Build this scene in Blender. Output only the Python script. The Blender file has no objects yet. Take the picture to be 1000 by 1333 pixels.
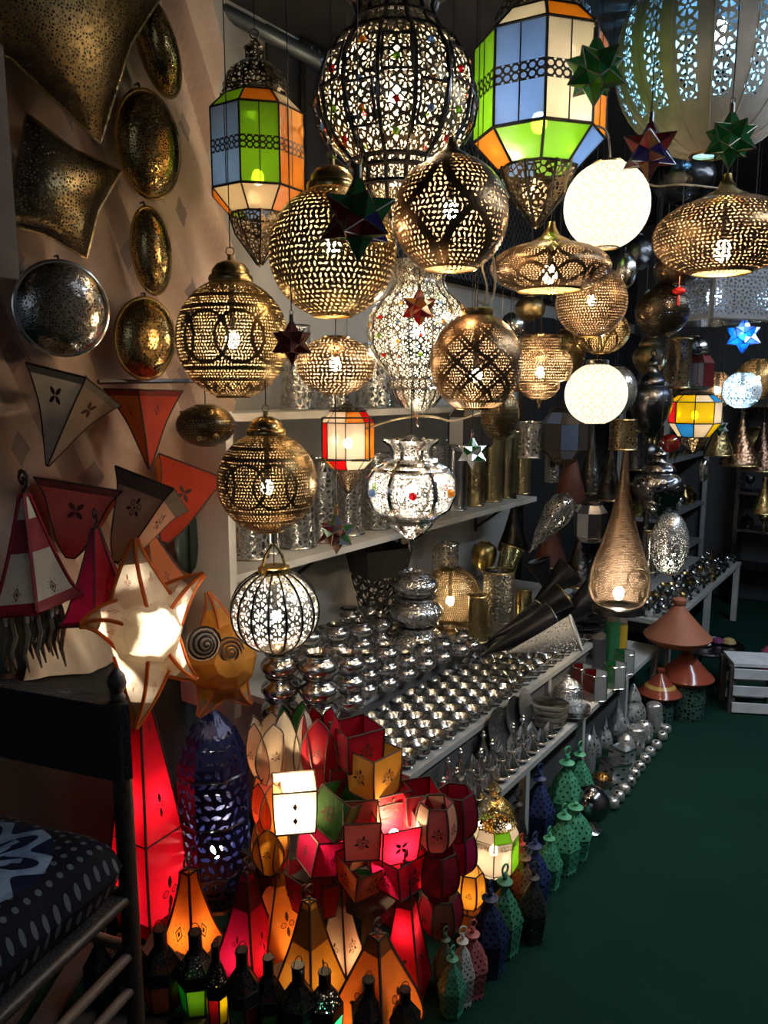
import bpy, math, random
from mathutils import Vector, Matrix
PI = math.pi
rnd = random.Random(7)
C = bpy.context.scene.collection
sc = bpy.context.scene
# ------------------------------------------------------------------ camera
CAM_H, YAW, PITCH, FPX = 1.6, math.radians(35.5), math.radians(8.9), 1000.0
cd = bpy.data.cameras.new('camera'); cam = bpy.data.objects.new('camera', cd); C.objects.link(cam)
cd.sensor_fit = 'VERTICAL'; cd.sensor_height = 36.0; cd.lens = 36.0*FPX/1333.0
cd.clip_start = .05; cd.clip_end = 60
cam.location = (0, 0, CAM_H); cam.rotation_euler = (PI/2-PITCH, 0, YAW)
sc.camera = cam
FW = Vector((-math.sin(YAW)*math.cos(PITCH), math.cos(YAW)*math.cos(PITCH), -math.sin(PITCH)))
RT = Vector((math.cos(YAW), math.sin(YAW), 0)); UP = RT.cross(FW)
EYE = Vector((0, 0, CAM_H))
def ray(u, v): return FW + RT*((u-500)/FPX) - UP*((v-666.5)/FPX)
def P(u, v, d): return EYE + ray(u, v)*d                       # a photograph point at a chosen distance
def atz(u, v, z): r = ray(u, v); return EYE + r*((z-CAM_H)/r.z)
def atx(u, v, x): r = ray(u, v); return EYE + r*(x/r.x)
def dep(p): return (Vector(p)-EYE).dot(FW)
# ------------------------------------------------------------------ world, big lights, exposure
w = bpy.data.worlds.new('world'); sc.world = w; w.use_nodes = True
w.node_tree.nodes['Background'].inputs[0].default_value = (.62, .76, 1.0, 1)
w.node_tree.nodes['Background'].inputs[1].default_value = .045
def area(name, loc, rot, sx, sy, e, col):
    l = bpy.data.lights.new(name, 'AREA'); l.shape = 'RECTANGLE'; l.size = sx; l.size_y = sy; l.energy = e; l.color = col
    o = bpy.data.objects.new(name, l); C.objects.link(o); o.location = loc; o.rotation_euler = rot; return o
area('aisle_tube_light', (.55, 3.2, 2.75), (0, math.radians(8), 0), .12, 2.6, 46, (.72, .86, 1.0))
area('rear_fill_light', (.6, -1.7, 2.1), (math.radians(68), 0, math.radians(12)), 1.8, 1.2, 2.5, (.7, .84, 1.0))  # added cool fill from behind the camera, no source modelled for it
vs = sc.view_settings
vs.view_transform = 'Standard'; vs.look = 'None'; vs.gamma = 1; vs.use_curve_mapping = False; vs.exposure = 0.25
cy = sc.cycles
cy.max_bounces = 7; cy.diffuse_bounces = 3; cy.glossy_bounces = 4; cy.transmission_bounces = 6; cy.transparent_max_bounces = 20
cy.sample_clamp_indirect = 4; cy.sample_clamp_direct = 0; cy.caustics_reflective = False; cy.caustics_refractive = False
cy.use_denoising = True
# ------------------------------------------------------------------ node helpers
class V:
    def __init__(s, t, k): s.t, s.k = t, k
    def m(s, op, *a): return s.t.math(op, s, *a)
    def __add__(s, o): return s.m('ADD', o)
    __radd__ = __add__
    def __sub__(s, o): return s.m('SUBTRACT', o)
    def __rsub__(s, o): return s.t.math('SUBTRACT', o, s)
    def __mul__(s, o): return s.m('MULTIPLY', o)
    __rmul__ = __mul__
    def __truediv__(s, o): return s.m('DIVIDE', o)
    def lt(s, o): return s.m('LESS_THAN', o)
    def gt(s, o): return s.m('GREATER_THAN', o)
    def abs(s): return s.m('ABSOLUTE')
    def mx(s, o): return s.m('MAXIMUM', o)
    def mn(s, o): return s.m('MINIMUM', o)
    def frac(s): return s.m('FRACT')
    def floor(s): return s.m('FLOOR')
    def sin(s): return s.m('SINE')
    def cos(s): return s.m('COSINE')
    def sqrt(s): return s.m('SQRT')
class T:
    def __init__(s, name):
        s.mat = bpy.data.materials.new(name); s.mat.use_nodes = True
        s.n = s.mat.node_tree.nodes; s.l = s.mat.node_tree.links; s.n.clear()
        s.out = s.n.new('ShaderNodeOutputMaterial')
    def new(s, ty, **kw):
        nd = s.n.new('ShaderNode'+ty)
        for k, v in kw.items(): setattr(nd, k, v)
        return nd
    def put(s, sock, val):
        if isinstance(val, V): s.l.new(val.k, sock)
        elif hasattr(val, 'is_output'): s.l.new(val, sock)
        else: sock.default_value = val
    def math(s, op, *a):
        nd = s.new('Math', operation=op)
        for i, x in enumerate(a): s.put(nd.inputs[i], x)
        return V(s, nd.outputs[0])
    def coords(s):
        if not hasattr(s, '_co'):
            tc = s.new('TexCoord'); s._co = tc.outputs['Object']
            sp = s.new('SeparateXYZ'); s.l.new(s._co, sp.inputs[0])
            s._xyz = [V(s, sp.outputs[i]) for i in range(3)]
        return s._co, s._xyz
    def noise(s, scale, detail=3, rough=.55):
        co, _ = s.coords(); nd = s.new('TexNoise'); s.l.new(co, nd.inputs['Vector'])
        nd.inputs['Scale'].default_value = scale; nd.inputs['Detail'].default_value = detail; nd.inputs['Roughness'].default_value = rough
        return V(s, nd.outputs['Fac'])
    def voro(s, scale, feature='DISTANCE_TO_EDGE', rand=1.0):
        co, _ = s.coords(); nd = s.new('TexVoronoi', feature=feature); s.l.new(co, nd.inputs['Vector'])
        nd.inputs['Scale'].default_value = scale; nd.inputs['Randomness'].default_value = rand
        return V(s, nd.outputs['Distance'])
    def hash(s, a, b):
        cb = s.new('CombineXYZ'); s.put(cb.inputs[0], a); s.put(cb.inputs[1], b); nd = s.new('TexWhiteNoise', noise_dimensions='2D'); s.l.new(cb.outputs[0], nd.inputs['Vector']); return V(s, nd.outputs['Value'])
    def mixc(s, fac, a, b):
        nd = s.new('Mix', data_type='RGBA'); s.put(nd.inputs[0], fac)
        for i, c in ((6, a), (7, b)):
            s.put(nd.inputs[i], (*c, 1) if isinstance(c, tuple) else c)
        return nd.outputs[2]
    def shader(s, ty, **kw):
        nd = s.new(ty)
        for k, v in kw.items():
            s.put(nd.inputs[k.replace('_', ' ')], (*v, 1) if isinstance(v, tuple) and len(v) == 3 else v)
        return nd.outputs[0]
    def mixs(s, fac, a, b):
        nd = s.new('MixShader'); s.put(nd.inputs[0], fac); s.l.new(a, nd.inputs[1]); s.l.new(b, nd.inputs[2]); return nd.outputs[0]
    def bump(s, h, strength, dist=.01):
        nd = s.new('Bump'); nd.inputs['Strength'].default_value = strength; nd.inputs['Distance'].default_value = dist
        s.put(nd.inputs['Height'], h); return nd.outputs[0]
    def done(s, sh): s.l.new(sh, s.out.inputs[0]); return s.mat
MATS = {}
def cached(f):
    def g(*a, **k):
        key = f.__name__+repr(a)+repr(sorted(k.items()))
        if key not in MATS: MATS[key] = f(*a, **k)
        return MATS[key]
    return g
def dark(c, k): return tuple(x*k for x in c)
@cached
def plain(name, col, rough=.6, metal=0.0, var=.25, nscale=18, bump=0.0, bscale=60):
    t = T(name); n = t.noise(nscale)
    c = t.mixc(n, dark(col, 1-var), dark(col, 1+var))
    kw = dict(Base_Color=c, Roughness=rough, Metallic=metal)
    if bump: kw['Normal'] = t.bump(t.noise(bscale, 2), bump)
    return t.done(t.shader('BsdfPrincipled', **kw))
@cached
def hammered(name, col, rough=.22, scale=55, strength=.35, holes=0, hs=120, hthr=.2, metal=1.0):
    t = T(name); n = t.noise(9)
    c = t.mixc(n, dark(col, .55), dark(col, 1.2))
    b = t.bump(t.voro(scale, 'SMOOTH_F1'), strength, .012)
    p = t.shader('BsdfPrincipled', Base_Color=c, Roughness=t.math('MULTIPLY_ADD', n, .25, rough-.08), Metallic=metal, Normal=b)
    return t.done(p)
@cached
def emit(name, col, s):
    t = T(name); return t.done(t.shader('Emission', Color=col, Strength=s))
# --- pierced sheet metal: solid where 'mask' says so, holes elsewhere
PARGS = {}
def lining(mat, col=None):      # added inner layer in a brighter tone, so the pierced holes glow
    a = list(PARGS[mat.name]); a[0] += ' lining'; a[1] = col or tuple(min(.9, x*1.5+.12) for x in a[1]); a[7] = .6; a[8] = .1
    return pierced(*a)
def rosette(t, a, b, k=6):
    r = (a*a+b*b).sqrt(); ph = t.math('ARCTAN2', b, a)
    pet = (ph*float(k)).cos().gt(-.35)*r.gt(.15)*r.lt(.43)
    return pet.mx(r.lt(.085)).mx((a.abs()+b.abs()).gt(.78))
@cached
def pierced(name, col, scale=100, thr=.12, pat='plain', R=.15, n=12, rough=.33, metal=.9, band=1.0, k=1.0, rand=.75, rz=0.0):
    t = T(name); co, (x, y, z) = t.coords(); PARGS[t.mat.name] = (name, col, scale, thr, pat, R, n, rough, metal, band, k, rand, rz)
    th = t.math('ARCTAN2', y, x)/(2*PI) + .5
    zz = z/R
    if rz != 0:      # rows of leaf-shaped punches, fewer per row towards the poles (rz < 0: straight rows)
        if rz > 0:
            phi = t.math('ARCSINE', (z/(R*rz)).mx(-1.0).mn(1.0)); K = R*scale*max(.62, (1+rz)/2)
            q = phi*K; N = ((((q.floor()+.5)/K).cos()*(2*PI*R*scale)).mx(5.0)).floor()
        else:
            q = z*scale; N = float(round(2*PI*R*scale))
        j = q.floor(); c1 = th*N+(j*.5).frac()+t.hash(j, 3.0)*.6
        a = c1.frac()-.5; b = q.frac()-.5; an = t.hash(c1.floor(), j)*3.14
        ca, sa = an.cos(), an.sin(); u_ = a*ca+b*sa; v_ = b*ca-a*sa
        Lf, Wf = .69-thr, .40-thr
        hole = ((u_/Wf).abs()+(v_*v_)/(Lf*Lf)).lt(1.0)
    else: hole = t.voro(scale, rand=rand).gt(thr)
    if pat == 'circles':
        solid = None
        for off in (0.0, .5):
            a = ((th*float(n)+off).frac()-.5)*(2*PI/n)
            d = (a*a+zz*zz).sqrt()
            s = (d-PI/n*.68).abs().lt(.026)
            solid = s if solid is None else solid.mx(s)
        for h in (.52, -.52, .72, -.72): solid = solid.mx((zz-h).abs().lt(.022))
        a = ((th*float(n*4)).frac()-.5)*(2*PI/n/4)
        for h in (.76, -.76):
            e = zz-h if h > 0 else h-zz
            solid = solid.mx(((a*a+(e*e)).sqrt()-.13).abs().lt(.016)*e.gt(0.0))
        solid = solid.mx(zz.gt(.93))
        hole = hole*(1-solid)
    elif pat == 'swirl':      # wide s-curved bars
        a = ((th*float(n)+(zz*2.6*k).sin()*.42).frac()-.5).abs()
        b = ((th*float(n)-(zz*2.6*k).sin()*.42).frac()-.5).abs()
        hole = hole*a.gt(.07)*b.gt(.07)*zz.abs().lt(.9)
    elif pat == 'diamond':
        wv = (zz*3.4)
        a = ((th*float(n)+wv*.5).frac()-.5).abs(); b = ((th*float(n)-wv*.5).frac()-.5).abs()
        a2 = ((th*float(n)+wv*.5+.22).frac()-.5).abs(); b2 = ((th*float(n)-wv*.5+.22).frac()-.5).abs()
        hole = hole*a.gt(.075)*b.gt(.075)*a2.gt(.045)*b2.gt(.045)*zz.abs().lt(.80)
        hole = hole.mx(((th*60.0).frac().gt(.4))*zz.lt(-.84)*zz.gt(-.95))
    elif pat == 'lotus':
        a = ((th*float(n)).frac()-.5).abs()*2
        q = (zz.abs()/k)
        l1 = (q-(1-a*a)*.62-.12).abs().lt(.07); l2 = (q-(a*a)*.55-.08).abs().lt(.07)
        hole = hole*(1-l1)*(1-l2)*q.lt(.93)
    elif pat == 'rosette':    # rosettes set in vertical columns between solid ribs
        a = (th*float(n)).frac()-.5
        rw = (1.0-zz*zz).mx(.06).sqrt()
        b = (t.math('ARCSINE', zz.mx(-1.0).mn(1.0))*(n/(2*PI)/k)).frac()-.5
        hole = rosette(t, a/k, b)*a.abs().lt(.5*k)*zz.abs().lt(band)
    elif pat == 'wallpaper':  # rosettes all over
        a = (th*float(n)).frac()-.5
        b = (t.math('ARCSINE', zz.mx(-1.0).mn(1.0))*(n/(2*PI))).frac()-.5
        hole = rosette(t, a, b, 8)
    elif pat == 'floral':     # rows of flowers, straight up the wall of the lantern
        a = (th*float(n)).frac()-.5; b = (zz*(n/(2*PI))*k).frac()-.5
        hole = rosette(t, a, b, 7)
    elif pat == 'flat':       # rosette lattice on flat faces (object x/z or y/z)
        a = ((x+y)/R*float(n)).frac()-.5; b = (zz*float(n)).frac()-.5
        hole = rosette(t, a, b, 4)*(zz.abs().lt(band))
    elif pat == 'arabesque':
        hole = hole.mx(0.0)*((zz*float(n)).frac()-.5).abs().lt(.44)
    elif pat == 'bandholes':
        hole = hole*zz.abs().lt(band)
    elif pat == 'lozenge':    # sparse dark lozenge punches
        a = (th*float(n)+(zz*float(n)*k).floor()*.5).frac()-.5; b = (zz*float(n)*k).frac()-.5
        hole = (a.abs()+b.abs()*.75).lt(.22)*zz.abs().lt(band)
    elif pat == 'rings':
        a = ((th*float(n)).frac()-.5); b = ((zz*float(n)*.16*k).frac()-.5)
        r = (a*a+b*b).sqrt(); hole = r.lt(.33).mx((a.abs()+b.abs()).gt(.8))*zz.abs().lt(band)
    nn = t.noise(12)
    c = t.mixc(nn, dark(col, .6), dark(col, 1.2))
    p = t.shader('BsdfPrincipled', Base_Color=c, Roughness=rough, Metallic=metal, Normal=t.bump(t.noise(70, 2), .25, .006))
    return t.done(t.mixs(hole, p, t.shader('BsdfTransparent', Color=(1., 1., 1.))))
@cached
def leather(name, col, trans=.6, rough=.55):
    t = T(name); n = t.noise(14, 5, .6)
    c = t.mixc(n, dark(col, .62), dark(col, 1.15))
    d = t.shader('BsdfPrincipled', Base_Color=c, Roughness=rough, Normal=t.bump(t.noise(120, 2), .2, .004))
    return t.done(t.mixs(trans, d, t.shader('BsdfTranslucent', Color=c)))
@cached
def frosted(name, R, n, col=(.92, .88, .80)):
    t = T(name); co, (x, y, z) = t.coords(); th = t.math('ARCTAN2', y, x)/(2*PI)+.5
    a = (th*float(n)).frac()-.5; b = (t.math('ARCSINE', (z/R).mx(-1.0).mn(1.0))*(n/(2*PI))).frac()-.5
    c = t.mixc(rosette(t, a, b, 8), dark(col, .42), col)
    return t.done(t.mixs(.72, t.shader('BsdfPrincipled', Base_Color=c, Roughness=.4), t.shader('BsdfTranslucent', Color=c)))
@cached
def pane(name, col, clear=.45):
    t = T(name); n = t.noise(10, 3)
    c = t.mixc(n, dark(col, .8), dark(col, 1.1))
    a = t.mixs(clear, t.shader('BsdfTranslucent', Color=c), t.shader('BsdfTransparent', Color=col))
    a = t.mixs(.15, a, t.shader('BsdfPrincipled', Base_Color=c, Roughness=.15))
    return t.done(t.mixs(.12, a, t.shader('BsdfGlossy', Color=(.9, .9, .9), Roughness=.16)))
# palette
BRASS = (.62, .43, .17); OLDBRASS = (.34, .25, .12); COPPER = (.50, .31, .16); SILVER = (.72, .71, .70); STEEL = (.5, .5, .52)
M_DARK = plain('dark iron', (.02, .018, .016), .45, .6)
M_WIRE = plain('black wire', (.015, .012, .012), .5, .3)
M_CORD = plain('lamp cord', (.35, .27, .16), .6)
M_BRASS = hammered('polished brass', BRASS, .24, 40, .12)
M_OLD = hammered('aged brass', OLDBRASS, .3, 60, .3)
M_SILVER = hammered('silver metal', SILVER, .14, 30, .06)
M_SILVERH = hammered('hammered silver', SILVER, .2, 90, .5)
M_GUN = hammered('gunmetal', (.12, .12, .13), .25, 45, .2)
M_WHITEP = plain('chipped white paint', (.62, .60, .55), .55, 0, .18, 7)
GL = {'blue': (.34, .50, .82), 'green': (.42, .72, .10), 'white': (.95, .88, .76), 'amber': (.85, .45, .07), 'red': (.8, .03, .04),
      'dgreen': (.05, .42, .12), 'wine': (.42, .03, .04), 'sky': (.1, .5, .9), 'clear': (.9, .92, .95), 'teal': (.05, .75, .5), 'violet': (.15, .1, .6), 'yellow': (.9, .75, .05), 'smoke': (.13, .14, .17)}
def G(c): return pane('glass '+c, GL[c])
# ------------------------------------------------------------------ mesh helpers
class MB:
    def __init__(s): s.v, s.f = [], []
    def add(s, vs, fs, M=None):
        k = len(s.v); s.v += [tuple(M @ Vector(p)) if M else tuple(p) for p in vs]; s.f += [tuple(i+k for i in f) for f in fs]; return s
    def lathe(s, prof, n=28, M=None, a0=0.0, sx=1.0, sy=1.0):
        vs, fs = [], []; m = len(prof)
        for (r, z) in prof:
            r = max(r, 1e-5)
            for i in range(n):
                a = a0+2*PI*i/n; vs.append((r*math.cos(a)*sx, r*math.sin(a)*sy, z))
        for j in range(m-1):
            for i in range(n):
                i2 = (i+1) % n; fs.append((j*n+i, j*n+i2, (j+1)*n+i2, (j+1)*n+i))
        return s.add(vs, fs, M)
    def box(s, c, d, M=None):
        x, y, z = c; a, b, e = d[0]/2, d[1]/2, d[2]/2
        vs = [(x+i*a, y+j*b, z+k*e) for i in (-1, 1) for j in (-1, 1) for k in (-1, 1)]
        return s.add(vs, [(0, 1, 3, 2), (4, 6, 7, 5), (0, 4, 5, 1), (2, 3, 7, 6), (0, 2, 6, 4), (1, 5, 7, 3)], M)
    def tube(s, pts, r, n=5, closed=False, M=None):
        pts = [Vector(p) for p in pts]; m = len(pts); rr = r if isinstance(r, (list, tuple)) else [r]*m
        vs, fs = [], []; ref = None
        for i, p in enumerate(pts):
            a = pts[(i-1) % m] if (closed or i > 0) else p; b = pts[(i+1) % m] if (closed or i < m-1) else p
            t = (b-a); t = t.normalized() if t.length > 1e-9 else Vector((0, 0, 1))
            if ref is None:
                ref = t.orthogonal().normalized()
            ref = ref-t*ref.dot(t); ref = ref.normalized() if ref.length > 1e-6 else t.orthogonal().normalized()
            bn = t.cross(ref)
            for k in range(n):
                q = 2*PI*k/n; vs.append(p+(ref*math.cos(q)+bn*math.sin(q))*rr[i])
        for i in range(m if closed else m-1):
            j = (i+1) % m
            for k in range(n): fs.append((i*n+k, i*n+(k+1) % n, j*n+(k+1) % n, j*n+k))
        if not closed: fs += [tuple(range(n-1, -1, -1)), tuple((m-1)*n+k for k in range(n))]
        return s.add(vs, fs, M)
    def slab(s, poly, nrm, th, M=None):     # a flat polygon given its own thickness
        n = Vector(nrm).normalized()*th; k = len(poly); P_ = [Vector(p) for p in poly]
        vs = [p+n*.5 for p in P_]+[p-n*.5 for p in P_]
        fs = [tuple(range(k)), tuple(range(2*k-1, k-1, -1))]+[(i, i+k, (i+1) % k+k, (i+1) % k) for i in range(k)]
        return s.add(vs, fs, M)
    def ball(s, c, r, n=10, m=6, sz=1.0):
        return s.lathe([(r*math.sin(PI*j/m), -r*sz*math.cos(PI*j/m)) for j in range(m+1)], n, Matrix.Translation(Vector(c)))
    def ring(s, c, R, r, n=14, axis='x'):
        pts = []
        for i in range(n):
            a = 2*PI*i/n
            o = {'x': (0, R*math.cos(a), R*math.sin(a)), 'y': (R*math.cos(a), 0, R*math.sin(a)), 'z': (R*math.cos(a), R*math.sin(a), 0)}[axis]
            pts.append(Vector(c)+Vector(o))
        return s.tube(pts, r, 5, True)
    def mesh(s, name, mat, smooth=True, sharp=50):
        me = bpy.data.meshes.new(name); me.from_pydata(s.v, [], s.f); me.materials.append(mat)
        if smooth:
            me.polygons.foreach_set('use_smooth', [True]*len(me.polygons)); me.set_sharp_from_angle(angle=math.radians(sharp))
        me.update(); return me
    def build(s, name, mat, parent=None, loc=None, smooth=True, sharp=50):
        return link(name, s.mesh(name, mat, smooth, sharp), parent, loc)
def link(name, me, parent=None, loc=None, M=None):
    o = bpy.data.objects.new(name, me); C.objects.link(o); o.parent = parent
    if loc is not None: o.location = loc
    if M is not None: o.matrix_local = M
    return o
def recol(o, mat):
    o.material_slots[0].link = 'OBJECT'; o.material_slots[0].material = mat
def tag(o, label, cat, group=None, kind=None):
    if label: o['label'] = label
    if cat: o['category'] = cat
    if group: o['group'] = group
    if kind: o['kind'] = kind
    return o
def thing(name, label, cat, loc=(0, 0, 0), rot=(0, 0, 0), group=None):
    o = bpy.data.objects.new(name, None); C.objects.link(o); o.location = loc; o.rotation_euler = rot; o.empty_display_size = .05
    return tag(o, label, cat, group)
KIDS = None
ORD = 'first second third fourth fifth sixth seventh eighth ninth tenth eleventh twelfth thirteenth fourteenth fifteenth sixteenth seventeenth eighteenth nineteenth twentieth'.split()
ORD += ['twenty-'+w for w in ORD[:9]]
def dup(o, parent=None, loc=None, rot=None, label=None, scale=None):
    c = o.copy(); C.objects.link(c); c.parent = parent
    if loc is not None: c.location = loc
    if rot is not None: c.rotation_euler = rot
    if scale is not None: c.scale = (scale,)*3
    if label: c['label'] = label
    for ch in list(o.children): dup(ch, c)
    return c
def struct(o, label=None): o['kind'] = 'structure'; return tag(o, label, None)
CEIL = 2.9
# ------------------------------------------------------------------ the setting
WX = -2.06
M_WALL = plain('grey plaster', (.42, .41, .38), .8, 0, .3, 4)
M_CARPET = None
def carpet():
    t = T('green carpet'); n = t.noise(3, 4); f = t.noise(320, 2)
    c = t.mixc(n, (.0034, .020, .0145), (.0098, .046, .033)); c = t.mixc(f*.6, c, (.006, .03, .018))
    return t.done(t.shader('BsdfPrincipled', Base_Color=c, Roughness=.95, Specular_IOR_Level=.08, Normal=t.bump(f, .6, .01)))
struct(MB().box((.0, 3.0, -.05), (6, 10, .1)).build('floor', carpet(), smooth=False), 'worn dark green carpet along the aisle')
struct(MB().box((WX-.05, 3.0, 1.5), (.1, 10, 3.0)).build('wall_left', M_WALL, smooth=False), 'grey plaster wall behind the shelves')
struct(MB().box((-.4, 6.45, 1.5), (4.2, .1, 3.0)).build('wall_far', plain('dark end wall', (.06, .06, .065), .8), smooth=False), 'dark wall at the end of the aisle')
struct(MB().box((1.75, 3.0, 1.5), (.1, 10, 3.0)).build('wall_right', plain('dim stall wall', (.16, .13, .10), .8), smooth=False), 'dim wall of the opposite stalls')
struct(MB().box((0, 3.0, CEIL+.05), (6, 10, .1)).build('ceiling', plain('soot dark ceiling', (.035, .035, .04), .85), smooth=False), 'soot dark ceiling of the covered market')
# ------------------------------------------------------------------ shelf unit on the wall
SX, SZ, SZ2 = -1.75, 1.03, 1.535
su = thing('wall_shelf', 'long white painted wall shelf holding pierced metal cylinders', 'shelf', (WX, 1.64, .56))
MB().box((.155, .0, .49), (.31, .03, .98)).build('end_panel', M_WHITEP, su, smooth=False)
MB().box((.155, 1.14, SZ-.56-.0135), (.31, 2.25, .025)).build('shelf_board', M_WHITEP, su, smooth=False)
MB().box((.155, 1.0, SZ2-.56-.0135), (.31, 1.97, .025)).build('shelf_board', M_WHITEP, su, smooth=False)
for yy in (.55, 1.35, 2.1):
    b = MB(); b.tube([(.02, yy, SZ-.56-.2), (.02, yy, SZ-.56-.02)], .008); b.tube([(.02, yy, SZ-.56-.18), (.24, yy, SZ-.56-.02)], .007)
    b.build('bracket', M_DARK, su)
# ------------------------------------------------------------------ tiered display stand
TY0, TY1 = 1.80, 3.85
T0Z, T1Z, T2Z = .56, .46, .33
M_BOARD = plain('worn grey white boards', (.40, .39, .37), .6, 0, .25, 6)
M_RISER = plain('dark riser board', (.10, .095, .09), .8)  # risers in a darker tone than the tier boards
ts = thing('display_stand', 'tiered grey white display stand with silver bowls in rows', 'display stand', (-1.5, TY0, 0))
def tb(x0, x1, y0, y1, z, nm='tier_board', th=.022): return MB().box(((x0+x1)/2+1.5, (y0+y1)/2-TY0, z-th/2-.001), (x1-x0, y1-y0, th)).build(nm, M_BOARD, ts, smooth=False)
tb(WX+.01, -1.505, TY0, TY1, T0Z); tb(-1.53, -1.19, TY0, TY1-.25, T1Z); tb(-1.24, -1.03, TY0, TY1, T2Z)
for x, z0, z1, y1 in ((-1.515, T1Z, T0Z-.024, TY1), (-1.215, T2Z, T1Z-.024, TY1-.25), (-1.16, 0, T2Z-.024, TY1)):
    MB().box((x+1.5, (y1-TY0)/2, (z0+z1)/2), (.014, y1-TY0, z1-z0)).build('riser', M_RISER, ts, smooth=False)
for x, z in ((-1.045, T2Z), ):
    for y in (TY0+.03, 2.30, 2.82, 3.35, TY1-.03):
        MB().box((x+1.5, y-TY0, (z-.023)/2), (.028, .03, z-.023)).build('leg', M_BOARD, ts, smooth=False)
for y in (TY0+.03, 2.85, TY1-.28):
    MB().box((-1.205+1.5, y-TY0, (T2Z+T1Z-.023)/2), (.024, .03, T1Z-.023-T2Z)).build('post', M_BOARD, ts, smooth=False)
# low bench under the pile of leather lamps
M_BENCH = plain('black bench wood', (.02, .016, .014), .7)
bn = thing('low_bench', 'low dark wooden bench under the pile of leather lamps', 'bench', (-1.35, 1.60, 0))
MB().box((0, 0, .20), (.52, .20, .03)).build('bench_top', M_BENCH, bn, smooth=False)
for sx in (-.22, .22):
    for sy in (-.075, .075): MB().box((sx, sy, .0925), (.04, .04, .185)).build('leg', M_BENCH, bn, smooth=False)
# wooden slatted pallet under the bottles
pl = thing('floor_pallet', 'low slatted wooden pallet under the small glass lanterns', 'pallet', (-1.60, 1.10, 0), (0, 0, math.radians(33)))
M_SLAT = plain('grey weathered slat', (.07, .055, .045), .8, 0, .4, 12)
sl = MB().box((0, 0, .028), (.055, .40, .018)).mesh('slat', M_SLAT, False)
for i in range(11): link('slat', sl, pl, (-.48+i*.096, 0, 0))
rl = MB().box((0, 0, .0095), (1.05, .05, .019)).mesh('rail', M_SLAT, False)
for yy in (-.15, .15): link('rail', rl, pl, (0, yy, 0))
PALZ = .037
# ------------------------------------------------------------------ draped cloth on the wall
def cloth_mat():
    t = T('beige woven cloth'); co, (x, y, z) = t.coords(); n = t.noise(6, 4)
    c = t.mixc(n, (.50, .36, .29), (.72, .55, .44))
    q = y*.8+z*.35
    st = ((q*2.4).frac()-.5).abs().lt(.06)
    c = t.mixc(st*.55, c, (.27, .16, .14))
    a = (y*5.2).frac()-.5; b = (z*4.1+((y*5.2).floor())*.37).frac()-.5
    dm = (a.abs()+b.abs()*.8).lt(.16)
    c = t.mixc(dm*.7, c, (.20, .16, .17))
    d = t.shader('BsdfPrincipled', Base_Color=c, Roughness=.9, Normal=t.bump(t.noise(160, 2), .35, .004))
    return t.done(t.mixs(.25, d, t.shader('BsdfTranslucent', Color=c)))
def cloth_sheet(name, label, y0, y1, z0, z1, x, mat, amp=.03, topslant=0.0, nfold=6, skew=.5, ny=90, nz=60, seed=0):
    m = MB(); vs = []; fs = []
    for j in range(nz+1):
        for i in range(ny+1):
            a, b = i/ny, j/nz; y = y0+(y1-y0)*a; z = z0+(z1+topslant*(a-1)-z0)*b
            ph = (a+skew*(b-.5)*(.4+a))*nfold*2*PI
            k = .35+.65*a
            xx = x+amp*k*(math.sin(ph+seed)+.45*math.sin(2.3*ph+1+3*b)+.3*math.sin(ph*.37+5*b))
            y += .012*math.sin(9*b+a*4); z += .02*math.sin(7*a+seed)*(1-b)
            vs.append((xx-x, y-y0, z-z0))
    for j in range(nz):
        for i in range(ny): q = j*(ny+1)+i; fs.append((q, q+1, q+ny+2, q+ny+1))
    m.add(vs, fs); o = m.build(name, mat, None, (x, y0, z0)); return tag(o, label, 'cloth')
cloth_sheet('wall_cloth', 'beige patterned cloth draped in folds behind the wall lamps', .62, 1.84, 1.02, 2.86, -1.96, cloth_mat(), .030, .42, 5)
cloth_sheet('white_cloth', 'pale cream cloth hanging low behind the lit star lamp', 1.06, 1.66, .80, 1.18, -1.97, plain('cream cloth', (.66, .58, .46), .9, 0, .15, 8), .018, .0, 4, .2, 40, 30, 2)
cloth_sheet('dark_cloth', 'dark navy scarf hanging at the left edge of the wall', .66, .98, 1.02, 2.06, -1.92, plain('navy cloth', (.015, .022, .05), .85, 0, .4, 10), .02, 0, 4, .2, 40, 40, 1)
cloth_sheet('black_backing_sheet', 'added black sheet behind the chair under the cream cloth', .5, 1.7, .04, .84, -2.0, plain('black sheet cloth', (.008, .009, .012), .9), .015, 0, 5, .2, 50, 20, 4)  # added black sheet, keeps the area behind the chair dark
pst = MB().box((0, 0, .28), (.05, .12, .56)).build('wooden_post', plain('grey barn wood', (.09, .085, .085), .8, 0, .4, 14), None, (-1.80, .96, 1.86), smooth=False)
tag(pst, 'grey weathered wooden post at the left edge behind brass cushions', 'post')
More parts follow.
